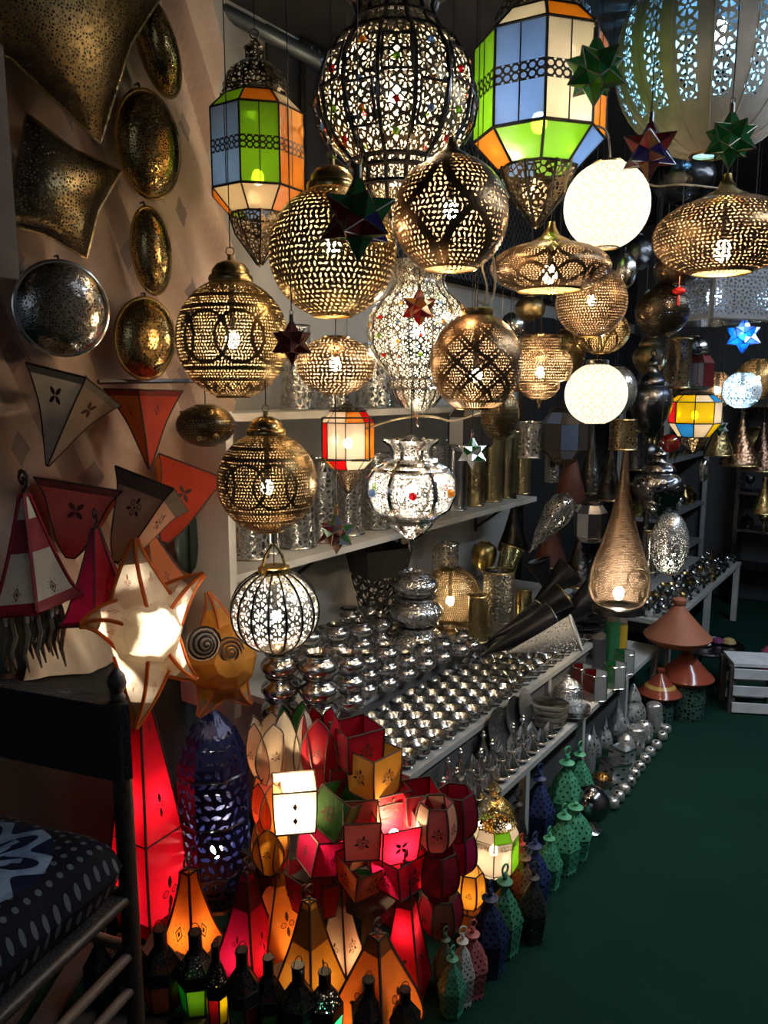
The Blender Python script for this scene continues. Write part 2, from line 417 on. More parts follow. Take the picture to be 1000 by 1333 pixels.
# ------------------------------------------------------------------ chair
def build_chair():
    a = Vector((-1.435, .985, 0)); bdir = Vector((-.965, -.26, 0)).normalized(); f = Vector((.27, -.963, 0)).normalized()
    t = thing('chair', 'dark wooden chair with woven back and polka dot patterned cushion', 'chair', a)
    mw = plain('dark chair wood', (.035, .022, .016), .5, 0, .4, 20, .3, 50)
    mr = plain('dark rope weave', (.014, .014, .017), .85, 0, .5, 30, .6, 140)
    def fin(p): return [(p+Vector((0, 0, z)), r) for z, r in ((0, .014), (.012, .018), (.022, .012), (.03, .017), (.045, .021), (.062, .018), (.078, .006))]
    W, D = .44, .42
    for k, q in ((0, Vector((0, 0, 0))), (1, bdir*W)):
        s = MB().tube([q, q+Vector((0, 0, .62)), q+Vector((0, 0, .915))], [.021, .022, .021], 10).build('post', mw, t)
        pts = fin(q+Vector((0, 0, .913))); MB().tube([p for p, r in pts], [r for p, r in pts], 10).build('finial', mw, s)
    for k, q in ((0, f*D), (1, bdir*W+f*D)): MB().tube([q, q+Vector((0, 0, .45))], .020, 10).build('leg', mw, t)
    # woven back band wrapped round both posts
    m = MB(); N = f; vs = []
    for z in (.765, .91):
        pass
    ring = []
    for i in range(13): ring.append(bdir*(W*i/12))
    prof = [(.026, .735), (.029, .755), (.027, .84), (.029, .895), (.024, .912)]
    vs = []; fs = []
    for r, z in prof:
        L = [p+f*r+Vector((0, 0, z)) for p in ring]+[ring[-1]+bdir*.03+Vector((0, 0, z))]+[p-f*r+Vector((0, 0, z)) for p in reversed(ring)]+[ring[0]-bdir*.03+Vector((0, 0, z))]
        vs += L
    nn = 28
    for j in range(len(prof)-1):
        for i in range(nn): fs.append((j*nn+i, j*nn+(i+1) % nn, (j+1)*nn+(i+1) % nn, (j+1)*nn+i))
    fs += [tuple(range(nn-1, -1, -1)), tuple((len(prof)-1)*nn+i for i in range(nn))]
    m.add(vs, fs).build('back_band', mr, t)
    # seat frame and weave
    for p, q in ((Vector(), f*D), (bdir*W, bdir*W+f*D), (Vector(), bdir*W), (f*D, f*D+bdir*W)):
        MB().tube([p+Vector((0, 0, .435)), q+Vector((0, 0, .435))], .014, 8).build('seat_rail', mw, t)
    MB().slab([Vector((0, 0, .44)), f*D+Vector((0, 0, .44)), f*D+bdir*W+Vector((0, 0, .44)), bdir*W+Vector((0, 0, .44))], (0, 0, 1), .02).build('seat', mr, t, smooth=False)
    for z, ends in ((.29, (Vector(), f*D)), (.20, (Vector(), f*D)), (.30, (Vector(), bdir*W)), (.33, (bdir*W, bdir*W+f*D)), (.26, (f*D, f*D+bdir*W))):
        MB().tube([ends[0]+Vector((0, 0, z)), ends[1]+Vector((0, 0, z))], .013, 8).build('stretcher', plain('worn stretcher wood', (.11, .07, .05), .6, 0, .4, 20), t)
    # cushion: puffed square, dotted sides, blue white print on the top
    tm = T('blue white printed cushion'); co, (x, y, z) = tm.coords()
    a_ = (x*34).frac()-.5; b_ = (y*34+(x*34).floor()*.5).frac()-.5; c_ = (z*32).frac()-.5
    dots = ((a_*a_+b_*b_).sqrt().lt(.22))
    th = tm.math('ARCTAN2', y, x); r = (x*x+y*y).sqrt()
    cen = r.lt(.17)
    pet = (r*58+(th*8.0).cos()*2.2).sin().gt(.15).mx((th*16.0).sin().gt(.3)*r.lt(.11))
    nz = tm.noise(30, 4)
    base = tm.mixc(dots, (.005, .006, .010), (.07, .08, .10))
    top = tm.mixc(pet*nz*1.7, (.006, .010, .028), (.20, .27, .40))
    colr = tm.mixc(cen, base, top)
    mc = tm.done(tm.shader('BsdfPrincipled', Base_Color=colr, Roughness=.85, Specular_IOR_Level=.1))
    m = MB(); vs = []; fs = []; n = 18
    hw = .25
    for side in (1, -1):
        k = len(vs)
        for j in range(n+1):
            for i in range(n+1):
                a1, b1 = i/n*2-1, j/n*2-1
                e = (1-abs(a1)**5)*(1-abs(b1)**5)
                pin = 1-.10*(1-abs(a1))*abs(b1)**3; pin2 = 1-.10*(1-abs(b1))*abs(a1)**3
                vs.append((a1*hw*pin2*(1-.13*(abs(a1*b1))**3), b1*hw*pin*(1-.13*(abs(a1*b1))**3), side*.088*max(e, 0)**.5))
        for j in range(n):
            for i in range(n):
                q = k+j*(n+1)+i; F_ = (q, q+1, q+n+2, q+n+1); fs.append(F_ if side > 0 else F_[::-1])
    m.add(vs, fs)
    c = m.build('cushion', mc, t, bdir*(W*.5-.01)+f*(D*.5+.035)+Vector((0, 0, .532))); c.rotation_euler = (0, 0, math.atan2(bdir.y, bdir.x))
    return t
build_chair()
# ------------------------------------------------------------------ pipe and mesh up on the wall
pp = MB(); pp.tube([P(250, -8, 2.55), P(445, 96, 2.75), P(640, 190, 3.2)], .026, 10)
tag(pp.build('steel_pipe', plain('grey steel pipe', (.10, .12, .14), .4, .7)), 'grey steel pipe running under the ceiling', 'pipe')
dc = cloth_sheet('darkening_sheet', 'added black sheet darkening the wall beyond the shelf', 4.25, 6.36, .3, 2.05, -2.0, plain('black cloth', (.012, .012, .014), .9), .02, 0, 9, .1, 60, 12, 3)  # added sheet that turns the grey wall dark behind the hanging clutter
gp = thing('wire_mesh_panel', 'dark wire mesh panel high on the wall behind the ribbed lanterns', 'mesh panel', (WX+.05, 3.3, 2.15))
m = MB(); y0, y1, z0, z1 = -1.0, 1.3, 0, .72
k = -2.0
while k < 3.4:
    for s in (1, -1):
        pts = []
        for zz in (z0, z1):
            pts.append((0, k+s*(zz-z0)*.8, zz))
        if s == -1: pts = [(.006, k+.58-(zz-z0)*.8, zz) for zz in (z0, z1)]
        if y0 <= min(p[1] for p in pts) and max(p[1] for p in pts) <= y1: m.tube(pts, .0028, 3)
    k += .045
mm = m.build('wire_lattice', plain('mesh wire', (.16, .17, .18), .5, .5), gp); mm['kind'] = 'stuff'
MB().box((-.035, .95, .36), (.012, 4.2, .74)).build('dark_backing', plain('dark board', (.02, .02, .022), .9), gp, smooth=False)  # added dark board, makes the wall behind the lattice dark
for zz in (z0, z1): MB().tube([(0, y0, zz), (0, y1, zz)], .012, 6).build('frame_bar', M_DARK, gp)
for yy in (y0, y1): MB().tube([(0, yy, z0), (0, yy, z1)], .012, 6).build('frame_bar', M_DARK, gp)
# ------------------------------------------------------------------ lamp builders
WARM = (1.0, .70, .38); WHITE = (1.0, .84, .62); COOL = (.62, .82, 1.0)
BULB = {}
def bulb(t, z, s, col=WARM, r=.020, x=0, y=0):
    key = (s, col, r)
    if key not in BULB:
        BULB[key] = MB().lathe([(r*math.sin(PI*j/5), -r*1.25*math.cos(PI*j/5)) for j in range(6)], 8).mesh('bulb', emit('bulb %g %s' % (s, col), col, s))
    b = link('bulb', BULB[key], t, (x, y, z)); return b
HUNG = []
def cord(t, z, r=.0014, mat=None, n=5): HUNG.append((t, z, r, mat or M_WIRE, n))
def hang_all():                 # each cord runs up to the lamp right above it, else to the ceiling
    ext = []
    for t, z, r, m, n in HUNG:
        bb = [(ch.matrix_basis @ Vector(c)) for ch in t.children if ch.type == 'MESH' for c in ch.bound_box]
        ext.append((max(max(abs(p.x), abs(p.y)) for p in bb), min(p.z for p in bb)))
    for i, (t, z, r, m, n) in enumerate(HUNG):
        p = t.location; end = CEIL
        for j, (q, zq, _, _, _) in enumerate(HUNG):
            R, lo = ext[j]; dx = math.hypot(q.location.x-p.x, q.location.y-p.y)
            if j != i and dx < R*.95 and q.location.z > p.z+z: end = min(end, max(q.location.z+lo*(1-(dx/R)**2)**.5, p.z+z+.01))
        L = end-p.z-(.004 if end < CEIL else 0)
        if L-z > .004: MB().tube([(0, 0, z-.002), (.001, 0, (z+L)/2), (0, 0, L)], r, n).build('cord', m, t)
def topring(t, z, R, mat=None):
    MB().ring((0, 0, z+R*.9), R, R*.16, 14, 'y').build('hanging_ring', mat or M_BRASS, t)
def sph(R, rz, a0, a1, n=22): return [(R*math.cos(math.radians(a0+(a1-a0)*j/n)), R*rz*math.sin(math.radians(a0+(a1-a0)*j/n))) for j in range(n+1)]
def globe(label, u, v, d, rpx, mat, rz=1.0, lit=None, cap='dome', capm=None, name='pierced_globe_lamp', rims=True, hang=True, a0=-72, a1=70, bz=0.0, tilt=(0, 0, 0), seg=48, col=WARM, group=None):
    R = rpx*d/1000.0; loc = P(u, v, d)
    if callable(mat): mat = mat(R, rz)
    t = thing(name, label, 'lamp', loc, (tilt[0], tilt[1], tilt[2]+YAW), group)
    MB().lathe(sph(R, rz, a0, a1), seg).build('shell', mat, t)
    if lit and mat.name in PARGS: MB().lathe([(r*.984, z*.984) for r, z in sph(R, rz, a0, a1)], seg).build('glow_lining', lining(mat), t)
    capm = capm or M_BRASS
    rt = R*math.cos(math.radians(a1)); zt = R*rz*math.sin(math.radians(a1)); top = zt
    rb = R*math.cos(math.radians(a0)); zb = R*rz*math.sin(math.radians(a0))
    if rims: MB().ring((0, 0, zb), rb, R*.022, 28, 'z').build('bottom_rim', capm, t)
    if cap == 'dome':
        q = rt
        MB().lathe([(q*1.12, zt-.01*R), (q*1.16, zt+.05*R), (q*1.1, zt+.1*R), (q*.98, zt+.12*R), (q*.95, zt+.2*R), (q*.7, zt+.3*R), (q*.35, zt+.35*R), (q*.16, zt+.36*R), (q*.13, zt+.46*R), (0, zt+.47*R)], 24).build('cap', capm, t); top = zt+.45*R
        topring(t, top, R*.07, capm); top += R*.13
    elif cap == 'neck':
        q = rt
        MB().lathe([(q*1.0, zt-.02*R), (q*1.06, zt), (q*1.06, zt+.13*R), (q*.98, zt+.15*R), (q*.6, zt+.16*R), (0, zt+.165*R)], 24).build('cap', capm, t); top = zt+.16*R
    elif cap == 'cone':
        q = rt
        MB().lathe([(q*1.05, zt-.02*R), (q*.9, zt+.04*R), (q*.45, zt+.12*R), (q*.22, zt+.26*R), (q*.18, zt+.34*R), (0, zt+.35*R)], 20).build('cap', capm, t); top = zt+.35*R
    elif cap == 'flat':
        q = rt
        MB().lathe([(q*1.04, zt-.01*R), (q*1.04, zt+.03*R), (q*.8, zt+.05*R), (0, zt+.055*R)], 24).build('cap', capm, t); top = zt+.05*R
    if lit: bulb(t, bz*R, lit, col, max(.016, R*.13)); MB().tube([(0, 0, bz*R+R*.15), (0, 0, zt)], .008, 6).build('lamp_holder', M_DARK, t)
    if hang: cord(t, top)
    return t
# --- stellated glass stars
def ico():
    g = (1+5**.5)/2; pts = [Vector(p).normalized() for p in ((-1, g, 0), (1, g, 0), (-1, -g, 0), (1, -g, 0), (0, -1, g), (0, 1, g), (0, -1, -g), (0, 1, -g), (g, 0, -1), (g, 0, 1), (-g, 0, -1), (-g, 0, 1))]
    q = pts[5].rotation_difference(Vector((0, 0, 1))); pts = [q @ p for p in pts]
    e = min((pts[0]-p).length for p in pts[1:])
    tri = [(i, j, k) for i in range(12) for j in range(i) for k in range(j) if abs((pts[i]-pts[j]).length-e) < .01 and abs((pts[i]-pts[k]).length-e) < .01 and abs((pts[j]-pts[k]).length-e) < .01]
    return pts, tri
ICO, ITRI = ico()
M_SOLDER = plain('dull solder edge', (.10, .085, .07), .35, .8)
def star(label, u, v, d, rpx, cols, frame=None, lit=None, rot=0.0, tilt=0.0, base=.56, name='glass_star_lantern', hang=True, loc=None, col=WARM):
    R = rpx*d/1000.0; loc = loc or P(u, v, d); frame = frame or M_SOLDER
    t = thing(name, label, 'star lantern', loc, (tilt, 0, YAW+rot))
    cen = [((ICO[a]+ICO[b]+ICO[c])/3).normalized()*base*R for a, b, c in ITRI]
    fm = MB(); pm = {}; first = None
    for i, tip in enumerate(ICO):
        T_ = tip*R*(1.08 if tip.z > .9 else 1)
        adj = [k for k, f in enumerate(ITRI) if i in f]
        x = tip.orthogonal().normalized(); y = tip.cross(x)
        adj.sort(key=lambda k: math.atan2(cen[k].dot(y), cen[k].dot(x)))
        for q in range(5):
            A, B = cen[adj[q]], cen[adj[(q+1) % 5]]
            fm.tube([A, T_], R*.020, 4)
            if i < 6 or True: fm.tube([A, B], R*.016, 4)
            mid = (A+B)/2; bx = (B-A).normalized(); by = (T_-mid); h = by.length; by.normalize(); nz = bx.cross(by)
            key = round(h, 4)
            if key not in pm: wv = (B-A).length/2*.96; pm[key] = MB().slab([(-wv, 0, 0), (wv, 0, 0), (0, h*.98, 0)], (0, 0, 1), .002).mesh('pane', G(cols[0]), False)
            o = link('pane', pm[key], t, M=Matrix(((bx.x, by.x, nz.x, mid.x), (bx.y, by.y, nz.y, mid.y), (bx.z, by.z, nz.z, mid.z), (0, 0, 0, 1))))
            recol(o, G(cols[(i*3+q*2+(i*q) % 3) % len(cols)]))
    fm.build('frame', frame, t)
    MB().lathe([(R*.10, R*.86), (R*.10, R*1.22), (0, R*1.23)], 8).build('neck', frame, t); MB().ring((0, 0, R*1.33), R*.1, R*.02, 10, 'y').build('hanging_ring', frame, t)
    if lit: bulb(t, 0, lit, col, max(.012, R*.16))
    if hang: cord(t, R*1.43, .0016)
    return t
# --- octagonal glass lanterns
def octlantern(label, u, v, d, rpx, cols, lit=None, n=8, split=2, hb=1.25, top=.34, bot=.42, tail=.75, crown=.85, fm=None, rot=0.0, name='glass_panel_lantern', cat='lantern', bandm=True, hang=True, ht=None, rt=.66, rb=.6, loc=None, tailm=None, crm=None, bz=-.12, posts=False, col=WARM):
    R = rpx*d/1000.0; loc = loc or P(u, v, d); fm = fm or M_DARK
    t = thing(name, label, cat, loc, (0, 0, YAW+rot))
    H = hb*R/2; rings = [(rt*R, H+top*R), (R, H), (R, -H), (rb*R, -H-bot*R)]
    a0 = PI/n
    def c(r, z, i): a = a0+2*PI*i/n; return Vector((r*math.cos(a), r*math.sin(a), z))
    F_ = MB()
    for (r, z) in rings:
        F_.tube([c(r, z, i) for i in range(n)], R*.026, 4, True)
    for j in range(3):
        for i in range(n): F_.tube([c(*rings[j], i), c(*rings[j+1], i)], R*.024, 4)
    panes = {}
    for j in range(3):
        (r1, z1), (r2, z2) = rings[j], rings[j+1]; sp = split if j == 1 else 1
        for k in range(sp):
            f0, f1 = k/sp, (k+1)/sp
            A, B = c(r2, z2, 0).lerp(c(r2, z2, 1), f0), c(r2, z2, 0).lerp(c(r2, z2, 1), f1)
            D_, E_ = c(r1, z1, 0).lerp(c(r1, z1, 1), f0), c(r1, z1, 0).lerp(c(r1, z1, 1), f1)
            nr = (B-A).cross(D_-A)
            me = MB().slab([A, B, E_, D_], nr, .002).mesh('pane', G(cols[0]), False)
            for i in range(n):
                o = link('pane', me, t); o.rotation_euler = (0, 0, 2*PI*i/n)
                recol(o, G(cols[(i+(0 if j == 1 else j+1)) % len(cols)]))
            if k:
                for i in range(n):
                    q = Matrix.Rotation(2*PI*i/n, 4, 'Z'); F_.tube([q @ A, q @ D_], R*.014, 4)
    F_.build('frame', fm, t)
    if bandm:
        bm = pierced('filigree band', (.03, .025, .02), 1, .1, 'rings', R, n*6, .4, .6, 1.0, 1.15)
        MB().lathe([(R*1.02, -.13*R), (R*1.02, .13*R)], n, None, a0).build('filigree_band', bm, t, smooth=False)
    if posts:
        for i in range(n):
            if i % 2 == 0: MB().tube([c(R*1.25, -H*1.05, i), c(R*1.25, H*1.3, i)], R*.04, 4).build('corner_post', fm, t); 
        MB().tube([c(R*1.25, -H*1.05, i) for i in range(0, n, 2)], R*.03, 4, True).build('post_rail', fm, t); MB().tube([c(R*1.25, H*1.3, i) for i in range(0, n, 2)], R*.03, 4, True).build('post_rail', fm, t)
    zt = H+top*R; q = rt*R
    if crown:
        cm = crm or pierced('dark crown metal', (.05, .04, .03), 70/R*.15, .14, 'plain', R, 12, .35, .8)
        MB().lathe([(q*1.08, zt-.01*R), (q*1.1, zt+.05*R), (q*.98, zt+.08*R), (q*1.0, zt+.22*R*crown), (q*.86, zt+.42*R*crown), (q*.5, zt+.58*R*crown), (q*.3, zt+.62*R*crown), (q*.3, zt+.8*R*crown), (q*.34, zt+.84*R*crown), (q*.2, zt+.9*R*crown), (q*.08, zt+1.0*R*crown), (0, zt+1.0*R*crown)], n*2).build('crown', cm, t)
        zt += crown*R
    topring(t, zt, R*.09, fm)
    zb = -H-bot*R; q = rb*R
    if tail:
        tm = tailm or pierced('pierced lantern tail', (.16, .11, .06), 75/R*.15, .13, 'plain', R, 12, .35, .8)
        MB().lathe([(q*1.03, zb+.01*R), (q*.98, zb-.12*R*tail), (q*.78, zb-.4*R*tail), (q*.4, zb-.72*R*tail), (q*.14, zb-.9*R*tail), (q*.08, zb-1.0*R*tail), (0, zb-1.06*R*tail)], n).build('tail', tm, t, smooth=False)
        fb = MB()
        for i in range(n): fb.tube([Matrix.Rotation(2*PI*i/n, 4, 'Z') @ Vector((r*1.03, 0, z)) for r, z in ((q*1.0, zb), (q*.8, zb-.4*R*tail), (q*.42, zb-.72*R*tail), (q*.1, zb-1.0*R*tail))], R*.02, 4)
        fb.build('tail_ribs', fm, t)
    if lit: bulb(t, bz*R, lit, col, max(.014, R*.13))
    if hang: cord(t, zt+R*.17)
    return t
# --- ribbed gourd lanterns with jewels
def gourd(label, u, v, d, rpx, prof, mat, n=14, lit=None, ribm=None, jewels=(), jr=.03, jcols=('red', 'blue', 'green', 'amber'), hoops=(), name='gourd_lantern', ribr=.022, hang=True, frames=(), bz=0.0, tip=True, col=WHITE, ribs=None):
    R = rpx*d/1000.0; loc = P(u, v, d); ribm = ribm or M_DARK
    if callable(mat): mat = mat(R, -1)
    t = thing(name, label, 'lantern', loc, (0, 0, YAW))
    pr = [(r*R, z*R) for r, z in prof]
    MB().lathe(pr, n*4).build('shell', mat, t)
    if lit and mat.name in PARGS: MB().lathe([(r*.984, z) for r, z in pr], n*4).build('glow_lining', lining(mat), t)
    lo, hi = ribs or (-9, 9)
    rp = [(r, z) for r, z in pr if lo*R <= z <= hi*R and r > .08*R]
    rib = MB().tube([(r*1.012, 0, z) for r, z in rp], R*ribr, 5).mesh('rib', ribm)
    for i in range(n): o = link('rib', rib, t); o.rotation_euler = (0, 0, 2*PI*i/n)
    def rad(z):
        for (r1, z1), (r2, z2) in zip(prof, prof[1:]):
            if min(z1, z2) <= z <= max(z1, z2) and abs(z1-z2) > 1e-6: return r1+(r2-r1)*(z-z1)/(z2-z1)
        return .5
    for z in hoops: MB().ring((0, 0, z*R), rad(z)*R*1.015, R*ribr*1.1, n*3, 'z').build('hoop', ribm, t)
    jm = {}
    for row, z in enumerate(jewels):
        for i in range(n):
            c = jcols[(i*3+row*2) % len(jcols)]
            if c not in jm: jm[c] = MB().lathe([(jr*R*math.sin(PI*j/4), -jr*R*math.cos(PI*j/4)) for j in range(5)], 8).mesh('jewel', pane('jewel '+c, GL[c], .1))
            zz = z+(.12 if i % 2 else -.12)*(1 if len(jewels) > 1 else 0); a = 2*PI*(i+.5)/n; rr = rad(zz)*R*1.01
            link('jewel', jm[c], t, (rr*math.cos(a), rr*math.sin(a), zz*R))
    for k, (z0, z1) in enumerate(frames):      # raised picture-frame panels on every second gap
        for i in range(k % 2, n, 2):
            a1, a2 = 2*PI*(i+.12)/n, 2*PI*(i+.88)/n
            def q(a, z): return Vector((rad(z)*R*1.05*math.cos(a), rad(z)*R*1.05*math.sin(a), z*R))
            MB().tube([q(a1, z0), q(a2, z0), q(a2, (z0+z1)/2), q(a2, z1), q(a1, z1), q(a1, (z0+z1)/2)], R*.022, 5, True).build('panel_frame', ribm, t)
    top = pr[-1][1] if pr[-1][1] > pr[0][1] else pr[0][1]
    MB().lathe([(R*.3, top-.01*R), (R*.16, top+.06*R), (R*.05, top+.12*R), (0, top+.13*R)], 16).build('cap', ribm, t)
    if tip: b = min(pr[0][1], pr[-1][1]); MB().lathe([(R*.09, b+.03*R), (R*.075, b-.06*R), (R*.03, b-.16*R), (R*.05, b-.20*R), (R*.02, b-.27*R), (0, b-.3*R)], 12).build('finial', ribm, t)
    if lit: bulb(t, bz*R, lit, col, max(.016, R*.1))
    if hang: cord(t, top+.13*R)
    return t
# ------------------------------------------------------------------ hanging lamps, back to front
LP = 330.0
br = lambda s, thr, pat='plain', R_=.15, n=12, c=BRASS, **k: (lambda R, rz: pierced('pierced brass %s %s %s' % (s, pat, n), dark(c, .42), s, thr, pat, round(R, 4), n, rz=round(rz, 3), **k))
globe('large brass globe lamp with leafy piercing behind the dark red star', 433, 330, 1.92, 83, br(74, .17), lit=LP, cap='dome', bz=.12)
globe('brass globe lamp pierced with wide curved bars beside the big jewelled lantern', 587, 281, 1.86, 75, br(80, .16, 'swirl', .14, 5, COPPER, k=.8), lit=LP, cap='cone', capm=M_OLD, a0=-62, bz=.1)
globe('big brass globe lamp ringed by interlaced circles beside the maroon star', 303, 442, 2.02, 73, br(122, .17, 'circles', .1445, 5), lit=LP, cap='dome', capm=M_OLD, rz=1.06, bz=.0)
globe('smaller brass globe lamp ringed by interlaced circles under a domed brass cap', 348, 628, 2.02, 65, br(122, .18, 'circles', .131, 5, (.50, .34, .14)), lit=150, cap='dome', rz=1.02, bz=-.1)
globe('flattened round brass lamp glowing between the circle globe and the jewelled gourd', 437, 476, 2.08, 51, br(85, .16, c=COPPER), rz=.74, lit=LP, cap='flat', bz=.05)
globe('copper globe lamp cut with a diamond lattice', 620, 473, 1.95, 60, br(140, .17, 'diamond', .117, 9, COPPER), rz=1.07, lit=LP, cap='neck', capm=M_BRASS, a0=-66, bz=-.25)
globe('wide disc shaped brass lamp with lotus pattern under the big glass lantern', 716, 349, 2.25, 78, br(110, .17, 'lotus', .1755, 9, COPPER, k=.42), rz=.42, lit=LP, cap='cone', a0=-58, bz=-.1, name='disc_pendant_lamp')
globe('plain finely punched brass globe lamp under the lotus disc lamp', 770, 393, 2.65, 46, br(105, .2, c=COPPER), lit=LP, cap='flat', bz=.05)
globe('wide disc shaped brass lamp with leaf piercing at the right edge', 942, 308, 2.4, 89, br(68, .17, c=COPPER), rz=.56, lit=LP, cap='cone', name='disc_pendant_lamp', bz=-.2, a0=-65)
globe('brightly lit white ball lamp beside the multicolour star', 790, 268, 2.25, 55, frosted('frosted ball', .124, 20), lit=170, cap='flat', col=WHITE, name='filigree_ball_lamp')
globe('brightly lit white filigree ball lamp under the punched brass globe', 776, 513, 2.7, 40, frosted('frosted ball small', .108, 16), lit=115, cap='neck', capm=M_GUN, col=WHITE, name='filigree_ball_lamp')
globe('small unlit brass bowl lamp hanging below the big circle globe', 268, 554, 2.06, 38, br(120, .26, c=OLDBRASS), rz=.72, cap='flat', capm=M_OLD)
globe('brass egg shaped lamp half hidden behind the diamond lattice globe', 651, 540, 2.35, 25, br(110, .24, c=OLDBRASS), rz=1.35, cap='flat', capm=M_OLD)
globe('ribbed silver ball lamp with flower rosettes and a looped brass handle', 358, 795, 2.06, 57, pierced('rosette silver', (.75, .68, .58), 1, .1, 'rosette', .1174, 16, .3, .7, 1.0, .84), lit=420, cap='neck', capm=M_BRASS, rz=.95, name='rosette_ball_lamp', bz=-.15, col=WHITE)
rb = C.objects['rosette_ball_lamp']
Rr = .057*2.06
rm = MB().tube([(Rr*1.012*math.cos(a), 0, Rr*.962*math.sin(a)) for a in [math.radians(-70+140*j/14) for j in range(15)]], Rr*.02, 5).mesh('rib', M_DARK)
for i in range(16): o = link('rib', rm, rb); o.rotation_euler = (0, 0, 2*PI*i/16)
for s in (1, -1): MB().tube([(s*.03, 0, Rr*1.03), (s*.022, 0, Rr*1.3), (s*.004, 0, Rr*1.55)], .004, 6).build('handle', M_BRASS, rb)
# big white globe with blue light
bg = globe('huge pale globe lamp with columns of flower cutouts glowing blue', 930, 70, 2.6, 124, pierced('pale globe rosettes', (.62, .57, .5), 1, .1, 'rosette', .3224, 17, .6, .05, .66, .56), lit=150, cap='flat', col=(.22, .58, 1.0), rz=1.02, name='rosette_globe_lamp', bz=.2, a0=-80)
Rb = .124*2.6
rm = MB().tube([(Rb*1.002*math.cos(a), 0, Rb*1.022*math.sin(a)) for a in [math.radians(-78+146*j/20) for j in range(21)]], Rb*.008, 5).mesh('seam', plain('seam', (.5, .45, .38), .6))
for i in range(16): o = link('seam', rm, bg); o.rotation_euler = (0, 0, 2*PI*i/16)
# gourd lanterns
GP = [(.10, -1.62), (.3, -1.5), (.46, -1.3), (.54, -1.1), (.54, -.92), (.60, -.88), (.60, -.80), (.78, -.64), (.95, -.35), (1.0, -.02), (.95, .3), (.78, .58), (.6, .74), (.52, .86), (.48, 1.0), (.52, 1.14), (.66, 1.27), (.74, 1.32)]
gm = pierced('bright filigree', (.30, .24, .15), 95, .10, 'floral', .206, 28, .3, .8, 1.0, 1.0)
gourd('huge gourd lantern with black ribs and coloured jewels at the top', 515, 130, 2.02, 102, GP, gm, 14, 1100, M_GUN, (.25, -.2, -.5), .045, hoops=(-1.1, -.9, -.8, .62, .86), frames=((-.02, .40), (-.55, -.1)), ribr=.03, bz=.05, ribs=(-1.6, 1.2), col=(1.0, .78, .5))
sm = pierced('silver filigree', (.45, .42, .34), 110, .13, 'floral', .15, 28, .25, .8, 1.0, 1.0)
gourd('silvery gourd lantern with coloured jewels behind the small red star', 545, 432, 2.28, 66, [(r, z*.98) for r, z in GP], sm, 14, 620, M_SILVER, (.35, .0, -.35), .04, hoops=(-1.1, -.92), ribr=.02, bz=.05, ribs=(-1.5, 1.2))
SP = [(.08, -1.15), (.25, -1.0), (.42, -.86), (.52, -.72), (.52, -.62), (.62, -.6), (.85, -.45), (1.0, -.1), (.97, .22), (.80, .46), (.58, .58), (.56, .66), (.42, .70), (.40, .86), (.46, 1.0), (.62, 1.12)]
sl2 = pierced('silver lattice', (.8, .77, .72), 120, .09, 'plain', .125, 6, .25, .7)
gourd('bright silver gourd lantern with a red and green jewel above the shelf', 535, 637, 2.22, 57, SP, sl2, 6, 700, M_SILVER, (-.02,), .10, hoops=(-.72, -.6, .46, .58), ribr=.05, bz=-.05)
gourd('copper band lantern with leafy piercing left of the white filigree ball', 703, 480, 2.6, 42, [(.2, -.95), (.45, -.82), (.62, -.6), (.62, -.42), (.9, -.35), (1.0, .05), (.95, .32), (.8, .5), (.6, .55), (.62, .95), (.72, 1.0)], br(110, .16, c=COPPER), 8, LP, M_OLD, hoops=(-.42, .5), ribr=.012, name='band_lantern', bz=-.1, col=WARM)
# glass lanterns
octlantern('octagonal glass lantern with blue, green and amber panes at upper left', 335, 203, 2.12, 63, ('white', 'amber', 'green', 'white', 'blue', 'green', 'amber', 'white'), 70, hb=1.5, tail=1.0, crown=1.15, rot=math.radians(12), bz=-.42)
octlantern('large glass lantern with blue, white and amber panes behind the green star', 703, 122, 2.35, 85, ('green', 'blue', 'white', 'green', 'blue', 'white', 'amber', 'green'), 170, hb=1.35, tail=.85, crown=.8, rot=math.radians(16), bz=-.42, col=WHITE)
octlantern('small black framed lantern with white and red panes above the shelf', 453, 573, 2.35, 34, ('white', 'white', 'amber', 'red'), 90, split=1, hb=1.35, top=.42, bot=.42, tail=.95, crown=.35, posts=True, bandm=False, name='framed_glass_lantern', col=WHITE, rot=math.radians(20))
octlantern('lit lantern with yellow, red and blue panes on the far right', 905, 537, 3.1, 32, ('white', 'yellow', 'white', 'red', 'yellow', 'yellow', 'white', 'sky'), 90, split=1, hb=.85, top=.28, bot=.55, tail=.7, crown=.3, bandm=False, name='framed_glass_lantern', col=WHITE)
octlantern('dark glass lantern cut off by the top edge beside the huge globe', 800, -8, 2.75, 40, ('green', 'white', 'clear', 'amber'), None, hb=1.0, tail=.0, crown=.5, name='framed_glass_lantern')
octlantern('small dark lantern with pale bands beside the tall copper teardrop', 769, 682, 3.1, 21, ('smoke', 'clear', 'smoke'), None, split=1, hb=1.5, top=.5, bot=.35, tail=.0, crown=.6, name='framed_glass_lantern', bandm=False, fm=M_GUN)
octlantern('dark lantern with a blue glint below the white filigree ball', 735, 568, 3.0, 30, ('smoke', 'smoke', 'blue'), None, split=1, hb=1.1, top=.5, bot=.4, tail=.4, crown=.4, name='framed_glass_lantern', bandm=False)
octlantern('unlit framed lantern hanging right of the silver jewelled gourd', 612, 560, 2.75, 30, ('smoke', 'clear', 'smoke'), None, split=1, hb=1.2, top=.4, bot=.3, tail=.0, crown=.4, name='framed_glass_lantern', bandm=False)
